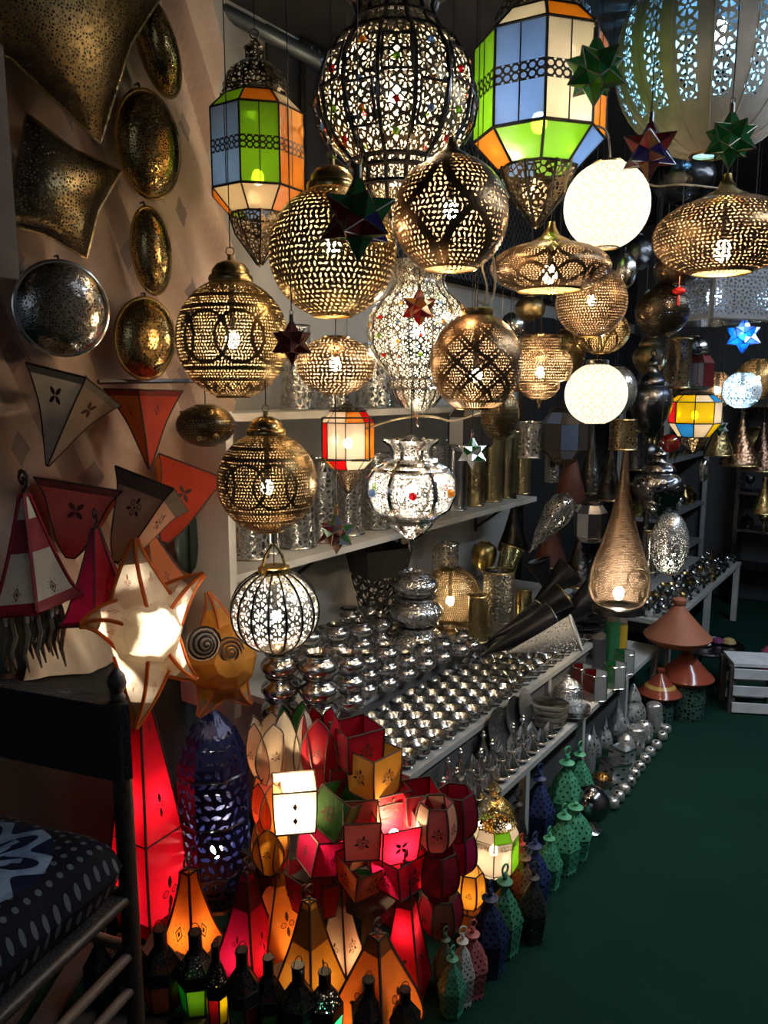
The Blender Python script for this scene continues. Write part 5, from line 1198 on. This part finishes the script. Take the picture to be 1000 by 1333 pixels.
# the heap on the bench: cubes, cups and lotus lamps
def tiltM(p, rz, tx=0, ty=0): return Matrix.Translation(p) @ Matrix.Rotation(YAW+rz, 4, 'Z') @ Matrix.Rotation(tx, 4, 'X') @ Matrix.Rotation(ty, 4, 'Y')
CUBE = [(.93, 0), (1.0, .5), (1.02, 1.0)]; CUP = [(.62, 0), (.92, .2), (1.0, .5), (.92, .8), (.78, 1.0)]
def heap(label, u, vb, d, h, hw, prof, cols, n=4, rz=0.0, tx=0.0, ty=0.0, lit=None, motif='flower', ms=.26, **kk):
    p = P(u, vb, d); k = d/1000; R = hw*k*(1.414 if n == 4 else 1.05)
    return leather_lamp(label, None, [(r*R, q*h*k) for r, q in prof], cols, n, M=tiltM(p, rz, tx, ty), lit=lit, bz=h*k*.45, motif=motif, ms=ms, hook=False, name='leather_cube_lamp' if n == 4 else 'leather_cup_lamp', bulbr=.016, **kk)
heap('glowing white leather cube lamp in the heap', 384, 1072, 2.10, 58, 27, CUBE, ('white',), rz=.15, lit=330, motif='two', ms=.3)
heap('open green leather cube lamp leaning against the white cube', 432, 1078, 2.12, 52, 25, CUBE, ('green',), rz=.9, tx=.3, ty=.3)
heap('open red leather cube at the top of the heap', 464, 992, 2.2, 50, 26, CUBE, ('red', 'wine'), rz=.55)
heap('open amber leather cube below the red one', 487, 1030, 2.16, 58, 25, CUBE, ('yellow', 'honey'), rz=.8, motif='flower')
heap('dark wine leather cube behind the green cube', 452, 1030, 2.24, 44, 24, CUBE, ('wine',), rz=.2)
heap('glowing scarlet leather cube lamp in the middle of the heap', 512, 1108, 2.10, 52, 25, CUBE, ('red',), rz=.35, tx=.15, lit=260, motif='leaf4')
heap('pinkish leather cube with a slanted seam left of the glowing scarlet cube', 470, 1106, 2.06, 56, 23, CUBE, ('pink', 'tan'), rz=.1, tx=.1)
heap('red leather cube behind the glowing scarlet cube', 500, 1052, 2.18, 32, 26, CUBE, ('red',), rz=.4)
heap('wine red leather cube beside the amber cube', 545, 1062, 2.16, 40, 22, CUBE, ('wine', 'red'), rz=.25)
heap('crimson leather cube with a diamond under the white cube', 418, 1128, 2.14, 46, 27, CUBE, ('magenta',), rz=.5, ty=.25, motif='diamond', ms=.16)
heap('brown leather cube lying under the pinkish cube', 470, 1150, 2.10, 40, 26, CUBE, ('brown', 'rust'), rz=.6, tx=.2)
heap('crimson twisted leather cube under the glowing scarlet cube', 522, 1154, 2.08, 44, 26, CUBE, ('red', 'magenta'), rz=.75, tx=-.1)
heap('rosy tan hexagonal leather cup lamp in front', 568, 1102, 2.08, 62, 26, CUP, ('tan', 'pink'), 6, rz=.52, motif='flower', ms=.34)
heap('open wine red leather cup lamp behind the rosy one', 592, 1088, 2.17, 62, 28, CUP, ('wine',), 6, rz=.3, motif=None)
heap('dark wine leather cup lamp under the rosy cup', 571, 1160, 2.10, 58, 27, CUP, ('wine',), 6, rz=.1, motif=None)
heap('dark brown red leather cup lamp at the bottom of the cup stack', 573, 1212, 2.12, 54, 28, CUP, ('wine', 'brown'), 6, rz=.6, motif='leaf4')
heap('magenta leather cup lamp behind the rosy cup stack', 600, 1132, 2.2, 50, 20, CUP, ('magenta',), 6, rz=.2, motif=None)
heap('mustard leather cup lamp left of the lit glass lantern', 612, 1178, 2.26, 48, 19, CUP, ('yellow',), 6, rz=.3, motif='flower', lit=14)
heap('orange leather cup lamp under the mustard one', 612, 1222, 2.26, 42, 19, CUP, ('orange', 'yellow'), 6, rz=.1, motif='flower')
heap('dark wine leather cube in the shadow under the green cube', 436, 1176, 2.16, 44, 25, CUBE, ('wine',), rz=.4, motif='two', ms=.15)
heap('dark green leather cup lamp deep in the heap', 468, 1182, 2.2, 44, 24, CUP, ('green',), 6, rz=.3, motif=None)
heap('dark wine leather cup lamp between the cubes and the cup stack', 512, 1198, 2.2, 46, 24, CUP, ('wine',), 6, rz=.5, motif=None)
heap('dusky red leather cube at the left foot of the heap', 398, 1172, 2.2, 46, 25, CUBE, ('wine', 'magenta'), rz=.8, motif='leaf4')
def lotus(label, u, vb, d, h, hw, cols, n=5, rz=0.0, opn=.35, lit=None):
    p = P(u, vb, d); k = d/1000; H, W = h*k, hw*k
    t = thing('lotus_lamp', label, 'lamp', p, (0, 0, YAW+rz)); rows = 9
    vs = []; fs = []
    for j in range(rows+1):
        f = j/rows; w_ = W*.62*(math.sin(PI*min(f*.98+.02, 1))**.75); rad = W*(.34+opn*math.sin(f*PI*.8)); z = H*f
        for s in (-1, -.5, 0, .5, 1): vs.append((rad-abs(s)**2*w_*.35, s*w_, z))
    for j in range(rows):
        for q in range(4): a = j*5+q; fs.append((a, a+1, a+6, a+5))
    pm = MB().add(vs, fs).mesh('petal', L(cols[0]))
    ed = MB().tube([vs[j*5] for j in range(rows+1)]+[vs[j*5+4] for j in range(rows, -1, -1)], .0022, 4, True).mesh('petal_edge', M_STITCH)
    mo = MB(); j = 5; c0 = Vector(vs[j*5+2])
    for q in PET['flower']: mo.add([(c0.x+.004, x*W*.2, c0.z+y*W*.2) for x, y in q], [tuple(range(len(q)))])
    mo = mo.mesh('painted_motif', M_INK, False)
    for i in range(n):
        a = 2*PI*i/n; o = link('petal', pm, t); o.rotation_euler = (0, 0, a); recol(o, L(cols[i % len(cols)]))
        for me_, nm in ((ed, 'petal_edge'), (mo, 'painted_motif')): link(nm, me_, o)
    MB().lathe([(0, 0), (W*.38, 0), (W*.4, .01), (W*.36, .012)], 12).build('base', M_DARK, t)
    if lit: bulb(t, H*.4, lit, WARM, .014)
lotus('cream lotus lamp with open petals at the left of the heap', 350, 1022, 2.22, 92, 38, ('tan', 'beige', 'white'), 5, .2, lit=14)
lotus('white and green lotus lamp with pointed petals beside the cream one', 384, 1012, 2.24, 98, 34, ('white', 'green', 'green', 'white'), 4, -.55)
lotus('crimson lotus lamp with pointed petals', 418, 1022, 2.22, 100, 38, ('red', 'red', 'wine'), 5, .9)
lotus('orange lotus lamp below the cream one', 350, 1086, 2.16, 78, 30, ('orange', 'scarlet'), 5, .3, lit=16)
lotus('amber lotus lamp left of the crimson diamond cube', 352, 1136, 2.12, 72, 33, ('honey', 'yellow'), 5, .95)
lotus('dark red lotus lamp low beside the tower lantern', 360, 1160, 2.2, 66, 24, ('red', 'wine'), 5, .4)
lotus('pink lotus lamp behind the glowing white cube', 405, 1068, 2.28, 56, 28, ('pink', 'red'), 5, .1, lit=20)
# ------------------------------------------------------------------ small glass bottle lanterns at the very front
M_BFIL = pierced('black filigree', (.03, .026, .022), 130, .18, 'plain', .05, 12, .4, .6)
def bottle(label, u, v, h, r, cols, z=0.0, lit=None, col=WHITE):
    p = on(u, v, z); k = dep(p)/1000; R, H = r*k, h*k
    t = thing('bottle_lantern', label, 'lantern', p, (0, 0, YAW+rnd.uniform(0, 1)))
    n = 6; rings = [(.84*R, .03*H), (1.0*R, .38*H), (1.0*R, .54*H), (.38*R, .76*H)]
    def c(j, i): a = 2*PI*i/n; return Vector((rings[j][0]*math.cos(a), rings[j][0]*math.sin(a), rings[j][1]))
    f = MB()
    for j in range(3):
        A, B, D_, E_ = c(j, 0), c(j, 1), c(j+1, 1), c(j+1, 0)
        me = MB().slab([A, B, D_, E_], (B-A).cross(E_-A), .0015).mesh('pane', G(cols[0]), False)
        for i in range(n): o = link('pane', me, t); o.rotation_euler = (0, 0, 2*PI*i/n); recol(o, G(cols[(i+j) % len(cols)]) if j == 0 else (M_BFIL if j == 2 else M_DARK))
    for j in range(4): f.tube([c(j, i) for i in range(n)], .0022, 4, True)
    for i in range(n): f.tube([c(j, i) for j in range(4)], .0022, 4)
    f.build('frame', M_DARK, t)
    MB().lathe([(.40*R, .75*H), (.36*R, .78*H), (.35*R, .97*H), (.39*R, .98*H), (.36*R, 1.0*H), (0, 1.0*H)], 12).build('neck', M_DARK, t); MB().lathe([(0, .0), (.9*R, 0), (.9*R, .03*H)], 6).build('base', M_DARK, t, smooth=False)
    MB().tube([(.28*R*math.cos(a), 0, H+.5*R*math.sin(a)) for a in [PI*q/8 for q in range(9)]], .0012, 4).build('bail_handle', M_WIRE, t)
    if lit: bulb(t, .3*H, lit, col, .010)
BO = ((172, 1302, 108, 23, ('dgreen', 'wine'), 'dark bottle lantern with green glass nearest the chair', None), (213, 1308, 110, 24, ('red', 'amber', 'wine'), 'dark bottle lantern with red glass second from the chair', None), (258, 1312, 110, 24, ('green', 'dgreen'), 'dark bottle lantern with bright green glass under the orange lamp', 14), (284, 1330, 112, 15, ('yellow', 'wine'), 'bottle lantern with yellow glass left of the amber pyramid', 14), (318, 1340, 116, 22, ('wine', 'dgreen'), 'bottle lantern with wine red glass under the crimson pyramid', None),
      (352, 1348, 114, 20, ('dgreen', 'wine'), 'black bottle lantern right of the wine red one', None), (390, 1356, 112, 24, ('dgreen', 'violet'), 'black bottle lantern under the amber pyramid', None), (424, 1350, 96, 23, ('teal', 'teal', 'red'), 'lit bottle lantern glowing turquoise and red', 90), (480, 1362, 98, 23, ('wine', 'dgreen', 'amber'), 'dark bottle lantern in front of the big orange lamp', None), (527, 1362, 84, 21, ('dgreen', 'wine'), 'black bottle lantern at the right end of the front row', None), (135, 1300, 100, 22, ('dgreen', 'violet'), 'dark bottle lantern partly behind the chair post', None))
for i, (u, v, h, r, cs, lb, lt) in enumerate(BO): bottle(lb, u, v, h, r, cs, PALZ if i < 5 or i == 10 else 0.0, lt, WHITE)
# ------------------------------------------------------------------ tagines
TLID = [(1.0, 0), (1.02, .04), (.97, .10), (.72, .34), (.46, .62), (.22, .9), (.14, 1.02), (.20, 1.10), (.20, 1.2), (.12, 1.26), (0, 1.27)]
def tagine(label, p, R, mat, band=None):
    t = thing('tagine', label, 'tagine', p); z = .22*R
    MB().lathe([(0, 0), (.7*R, 0), (.95*R, .16*R), (.98*R, .22*R), (.9*R, .22*R)], 32).build('dish', mat, t)
    lid = MB().lathe([(r*R, z+q*R) for r, q in TLID], 36).build('lid', mat, t)
    if band: MB().lathe([(.735*R, z+.35*R), (.60*R, z+.49*R)], 36).build('painted_band', band, lid)
    return t
terra = plain('matte terracotta', (.34, .115, .055), .65, 0, .2, 10); glz = plain('glazed red clay', (.27, .06, .035), .15, 0, .25, 10)
gpot = pierced('green pierced clay', (.05, .11, .09), 55, .2, 'plain', .1, 12, .5, 0)
p = on(890, 930, 0); k = dep(p)/1000
def drum(label, p, R, H, mat): 
    t = thing('pierced_drum', label, 'pot', p); MB().lathe([(R*.94, 0), (R, H*.1), (R, H*.9), (R*.96, H)], 28).build('wall', mat, t); MB().lathe([(0, H*.99), (R*.97, H*.99)], 28).build('top', M_DARK, t)
drum('green pierced drum under the stacked tagines', p, 25*k, 44*k, gpot)
tagine('glazed brown tagine on the green drum, under the terracotta one', p+Vector((0, 0, 44*k)), 34*k, glz)
tagine('large matte terracotta tagine on top of the stack', p+Vector((-.045, -.03, (44+52)*k)), 41*k, terra)
p2_ = on(857, 938, 0); k = dep(p2_)/1000
drum('small green pierced drum under the banded tagine', p2_, 18*k, 32*k, gpot)
tagine('small glazed tagine with a yellow band in front of the stack', p2_+Vector((0, 0, 32*k)), 27*k, glz, plain('yellow glaze', (.5, .3, .08), .2))
lath('clay_jar', 'brown pierced clay jar right of the tagine stack', 'jar', on(905, 924, 0), [(.6, 0), (.9, .4), (1, 1), (.85, 1.5), (.5, 1.75), (.55, 1.9), (0, 1.9)], pierced('brown pierced clay', (.2, .13, .07), 60, .2, 'plain', .05, 12), 14*dep(on(905, 924, 0))/1000)
# ------------------------------------------------------------------ low round table, white slatted crates
tb_ = thing('round_side_table', 'low dark round table with stones beyond the tagines', 'table', on(918, 890, 0)+Vector((0, 0, 0))); k = dep(tb_.location)/1000
MB().lathe([(0, 50*k), (44*k, 50*k), (45*k, 52*k), (44*k, 54*k), (0, 54*k)], 32).build('table_top', M_GUN, tb_)
for i in range(3): a = i*2.1; MB().tube([(30*k*math.cos(a), 30*k*math.sin(a), 0), (20*k*math.cos(a), 20*k*math.sin(a), 50*k)], 2.5*k, 6).build('leg', M_DARK, tb_)
for i, (dx, dy, r, c, lb) in enumerate(((-24, -6, 9, (.12, .03, .16), 'purple stone at the left of the low table'), (-10, 8, 7, (.06, .05, .08), 'dark stone at the back of the low table'), (-2, -14, 8, (.7, .68, .66), 'white stone at the front of the low table'), (12, 4, 8, (.15, .04, .12), 'plum coloured stone in the middle of the low table'), (28, -6, 9, (.4, .28, .12), 'amber stone at the right of the low table'), (6, 16, 7, (.3, .3, .32), 'grey stone at the back of the low table'))):
    o = MB().lathe([(r*k*a, r*k*b) for a, b in ((0, 0), (.7, .02), (1, .3), (.8, .75), (.4, .95), (0, 1))], 9).build('stone', plain('stone %d' % i, c, .3), None, tb_.location+RT*(dx*k)+Vector((0, dy*k*.6, 54*k)), sharp=10); tag(o, lb, 'stone')
M_CR = plain('white slat', (.62, .63, .66), .5)
def crate(label, u, v, w_, h, rot):
    p = on(u, v, 0); k = dep(p)/1000; t = thing('slatted_crate', label, 'crate', p, (0, 0, YAW+rot)); W, H = w_*k, h*k
    for sx in (-1, 1):
        for sy in (-1, 1): MB().box((sx*W/2, sy*W*.35, H/2), (.03, .03, H)).build('post', plain('crate post', (.07, .06, .06), .6), t, smooth=False)
    for s in (-1, 1):
        for i in range(3): MB().box((0, s*(W*.35+.02), H*(.14+.36*i)), (W, .012, H*.2)).build('slat', M_CR, t, smooth=False)
    MB().box((0, 0, H+.008), (W, W*.8, .016)).build('top', M_CR, t, smooth=False)
crate('white slatted crate at the right edge beyond the carpet', 976, 920, 60, 62, -.15)
lath('pink_bottle', 'pink plastic bottle standing at the right edge', 'bottle', on(1003, 880, 0), [(0, 0), (.9, 0), (1, .2), (1, 2.6), (.4, 3.2), (.35, 3.8), (0, 3.8)], plain('pink plastic', (.55, .12, .22), .4), 13*dep(on(1003, 880, 0))/1000)
# ------------------------------------------------------------------ far display table and shelves
FT0, FT1, FZ = 3.98, 5.75, .42
ft = thing('far_display_table', 'far low display table crowded with metal trinkets', 'table', (-1.3, FT0, 0))
MB().box((.10, (FT1-FT0)/2, FZ-.013), (.36, FT1-FT0, .024)).build('table_top', M_BOARD, ft, smooth=False)
for y in (.03, .9, FT1-FT0-.03):
    for x in (-.06, .26): MB().box((x, y, (FZ-.025)/2), (.035, .035, FZ-.025)).build('leg', M_BOARD, ft, smooth=False)
MB().box((-.27, .56, FZ+.089), (.35, 1.12, .02)).build('raised_board', M_BOARD, ft, smooth=False)
for y in (.03, 1.08): MB().box((-.27, y, (FZ+.08)/2), (.3, .03, FZ+.08)).build('riser', M_BOARD, ft, smooth=False)
TRK = {'goblet': [(0, 0), (.6, 0), (.2, .15), (.14, .7), (.5, .95), (.62, 1.4), (.55, 1.5), (.3, 1.1), (0, 1.0)], 'vase': [(0, 0), (.45, 0), (.75, .4), (.7, .8), (.3, 1.15), (.28, 1.5), (.45, 1.7), (0, 1.7)], 'trinket_bowl': [(0, 0), (.5, 0), (.9, .4), (1, .75), (.9, .75), (.5, .2), (0, .15)], 'lidded_jar': [(0, 0), (.6, 0), (.85, .4), (.8, .8), (.85, .85), (.5, 1.15), (.12, 1.3), (.18, 1.42), (0, 1.5)]}
tm = {}
for nm, pr in TRK.items():
    for cn, mt in (('silver', M_SILVER), ('brass', M_BRASS), ('dark', M_GUN)): tm[nm, cn] = MB().lathe([(r*.036, z*.045) for r, z in pr], 14).mesh(nm, mt)
WORD = {'goblet': ('goblet', 'small %s goblet', ), 'vase': ('vase', 'small %s vase'), 'trinket_bowl': ('bowl', 'small %s trinket bowl'), 'lidded_jar': ('jar', 'small %s lidded jar')}
def trinket(loc, nm, cn, where, s=1.0, i=None):
    o = link(nm, tm[nm, cn], None, loc); o.scale = (s,)*3; o.rotation_euler = (0, 0, rnd.uniform(0, 6)); lb = (WORD[nm][1] % {'silver': 'silver', 'brass': 'brass', 'dark': 'blackened metal'}[cn])+(', %s piece %s' % (ORD[i], where)); tag(o, lb, WORD[nm][0], lb)
KN = list(TRK)
for x, rw in ((-1.065, 'front row'), (-1.14, 'second row'), (-1.21, 'third row')):
    y = FT0+.06; i = 0
    while y < FT1-.04:
        trinket((x+rnd.uniform(-.008, .008), y, FZ), KN[rnd.choice((0, 2, 2, 3))], rnd.choice(('silver', 'silver', 'brass', 'dark')), 'from the near end, '+rw+' of far table', 1.0, i); y += .082; i += 1
for x, rw in ((-1.44, 'front row'), (-1.53, 'middle row'), (-1.62, 'back row')):
    y = FT0+.08; i = 0
    while y < FT0+1.08:
        trinket((x, y, FZ+.10), KN[rnd.choice((0, 1, 3))], rnd.choice(('silver', 'silver', 'dark', 'brass')), 'from the near end, '+rw+' of raised board', 1.15, i); y += .10; i += 1
fs_ = thing('far_shelf', 'grey metal shelving with brass goods in the far corner', 'shelf', (-1.43, 6.36, 0))
MG = plain('grey shelf metal', (.34, .36, .38), .5, .3)
for x, y in ((0, 0), (-.3, 0), (0, -1.15), (-.3, -1.15)): MB().box((x, y, .85), (.032, .032, 1.7)).build('upright', MG, fs_, smooth=False)
for z in (.44, .74, 1.13, 1.5): MB().box((-.15, -.575, z-.001), (.31, 1.16, .022)).build('shelf_board', MG, fs_, smooth=False)
for z, sn in ((.74, 'lower'), (1.13, 'middle'), (1.5, 'upper')):
    for x, rw in ((-1.50, 'front'), (-1.62, 'back')):
        y = 5.28; i = 0
        while y < 6.3:
            trinket((x, y, z+.0115), KN[rnd.choice((0, 1, 3))], rnd.choice(('brass', 'brass', 'silver', 'brass')), 'from the near end, '+rw+' of '+sn+' corner shelf', 2.0, i); y += .15; i += 1
es = thing('end_wall_shelf', 'dim shelving against the end wall with rows of small goods', 'shelf', (-1.15, 6.24, 0))
for x in (0, 1.0): MB().box((x, 0, .85), (.03, .2, 1.7)).build('upright', M_GUN, es, smooth=False)
for z in (.3, .58, .86, 1.18, 1.5): MB().box((.5, 0, z), (1.0, .24, .02)).build('shelf_board', M_GUN, es, smooth=False)
for z, sn in ((.58, 'lower'), (.86, 'middle'), (1.18, 'upper')):
    x = -1.08; i = 0
    while x < -.2: trinket((x, 6.2, z+.0105), KN[rnd.choice((0, 1, 3))], rnd.choice(('brass', 'dark', 'silver', 'dark')), 'from the left, '+sn+' end wall shelf', 1.6, i); x += .115; i += 1
# copper funnels and dim pendants hanging over there
def funnel(label, u, v0, v1, d, r, mat):
    a, b = P(u, v1, d), P(u, v0, d); H = (b-a).z; R = r*d/1000; t = thing('funnel_shade', label, 'lamp', a)
    MB().lathe([(R, 0), (R*.98, .02), (R*.6, H*.35), (R*.25, H*.7), (R*.1, H), (0, H)], 24).build('shade_cone', mat, t); MB().ring((0, 0, 0), R, .005, 20, 'z').build('rim', M_OLD, t); cord(t, H)
cpm = hammered('aged copper', (.30, .17, .10), .3, 60, .3)
funnel('tall copper funnel lamp at the far right', 963, 545, 605, 4.0, 26, cpm); funnel('dark copper funnel lamp at the right edge', 990, 550, 612, 4.3, 24, hammered('dark copper', (.16, .09, .06), .3, 60, .3)); funnel('slim brass funnel lamp near the end wall', 993, 620, 668, 4.2, 13, M_BRASS)
funnel('broad brass horn lamp below the bluish lit ball', 935, 528, 592, 3.9, 18, hammered('aged brass horn', (.3, .22, .1), .3, 60, .3))
globe('small black studded pendant over the far table', 886, 572, 3.6, 15, M_GUN, cap='flat', capm=M_GUN, name='bronze_globe_lamp'); globe('tiny silver teardrop pendant over the far shelf', 916, 612, 4.2, 7, M_SILVER, rz=2.2, cap='cone', capm=M_SILVER, name='drop_pendant')
globe('small red glass ball pendant beside the yellow lit lantern', 872, 577, 3.3, 12, pane('red glass ball', (.6, .02, .03), .1), cap='flat', capm=M_GUN, name='glass_ball_pendant')
# dim goods hanging in the shadows between the shelf end and the copper teardrop
drk = hammered('smoked tin', (.07, .065, .06), .3, 60, .3); rst = plain('dark rust leather', (.10, .025, .014), .6)
for u, v0, v1, d, r, mt, lb in ((742, 560, 655, 3.7, 22, rst, 'dark rust coloured cone shade hanging behind the silver slanted cone'), (768, 548, 640, 3.85, 20, drk, 'smoked tin cone shade below the lower white ball'), (793, 566, 650, 3.5, 17, drk, 'smoked tin cone shade left of the teardrop neck'),
        (716, 650, 735, 3.95, 22, rst, 'dark rust cone shade low under the shelf end'), (752, 690, 760, 3.8, 24, drk, 'smoked tin cone shade above the black horns'), (838, 660, 735, 3.7, 18, drk, 'smoked tin cone shade right of the teardrop lamp'), (668, 640, 715, 4.2, 20, drk, 'smoked tin cone shade behind the gold cylinders')):
    funnel(lb, u, v0, v1, d, r, mt)
for u, v0, v1, d, r, mt, lb in ((830, 560, 612, 3.3, 12, M_GUN, 'slim gunmetal tube left of the dark silver onion'), (845, 690, 745, 3.5, 9, M_SILVER, 'slim bright tube behind the silver egg lamp'), (775, 398, 450, 3.3, 14, M_OLD, 'old brass tube behind the punched brass globe'), (663, 455, 510, 3.2, 16, M_OLD, 'old brass tube behind the copper band lantern')):
    hang_cyl(lb, u, v0, v1, d, r, mt, M_OLD)
for u, v, d, r, rz, mt, lb in ((690, 402, 2.95, 20, .8, M_OLD, 'aged brass ornament ball left of the punched globe'), (668, 425, 3.3, 17, 1.1, M_SILVER, 'polished silver ornament ball by the copper band lantern'), (830, 330, 3.2, 20, 1.2, M_GUN, 'gunmetal ball behind the chrome bottle pendant'), (842, 590, 3.5, 14, 1.0, M_GUN, 'small gunmetal ball above the dark silver onion'), (905, 455, 3.5, 18, 1.0, M_SILVER, 'tilted chrome ball under the silver box lantern'), (985, 575, 4.4, 17, 1.2, M_OLD, 'aged brass ball among the copper funnels')):
    globe(lb, u, v, d, r, mt, rz=rz, cap='flat', capm=mt, name='ornament_ball')
# loose cream cables looping between the lamps
for pts, lb in ((((628, 405, 1.97), (634, 375, 1.98), (628, 345, 2.0), (640, 330, 2.05), (645, 365, 2.0), (638, 395, 1.98), (622, 392, 1.97)), 'cream cable looped above the diamond lattice globe'),
                (((735, 250, 2.3), (750, 190, 2.28), (770, 165, 2.25), (790, 172, 2.25), (795, 205, 2.25)), 'cream cable arching over the lit white ball lamp'),
                (((806, 205, 2.28), (845, 240, 2.3), (890, 240, 2.3), (935, 245, 2.35)), 'cream cable sagging under the multicolour star'),
                (((470, 560, 2.3), (520, 545, 2.25), (560, 542, 2.22), (590, 548, 2.25), (625, 538, 2.3)), 'cream cable running behind the silver gourd lantern')):
    q = [P(*p) for p in pts]; out = []
    for i in range(len(q)-1):
        p0, p1, p2, p3 = q[max(i-1, 0)], q[i], q[i+1], q[min(i+2, len(q)-1)]
        for s in range(6): f = s/6; out.append(.5*(2*p1+(p2-p0)*f+(2*p0-5*p1+4*p2-p3)*f*f+(3*p1-p0-3*p2+p3)*f**3))
    tag(MB().tube(out+[q[-1]], .0032, 6).build('cable', M_CORD), lb, 'cable')
hang_all()
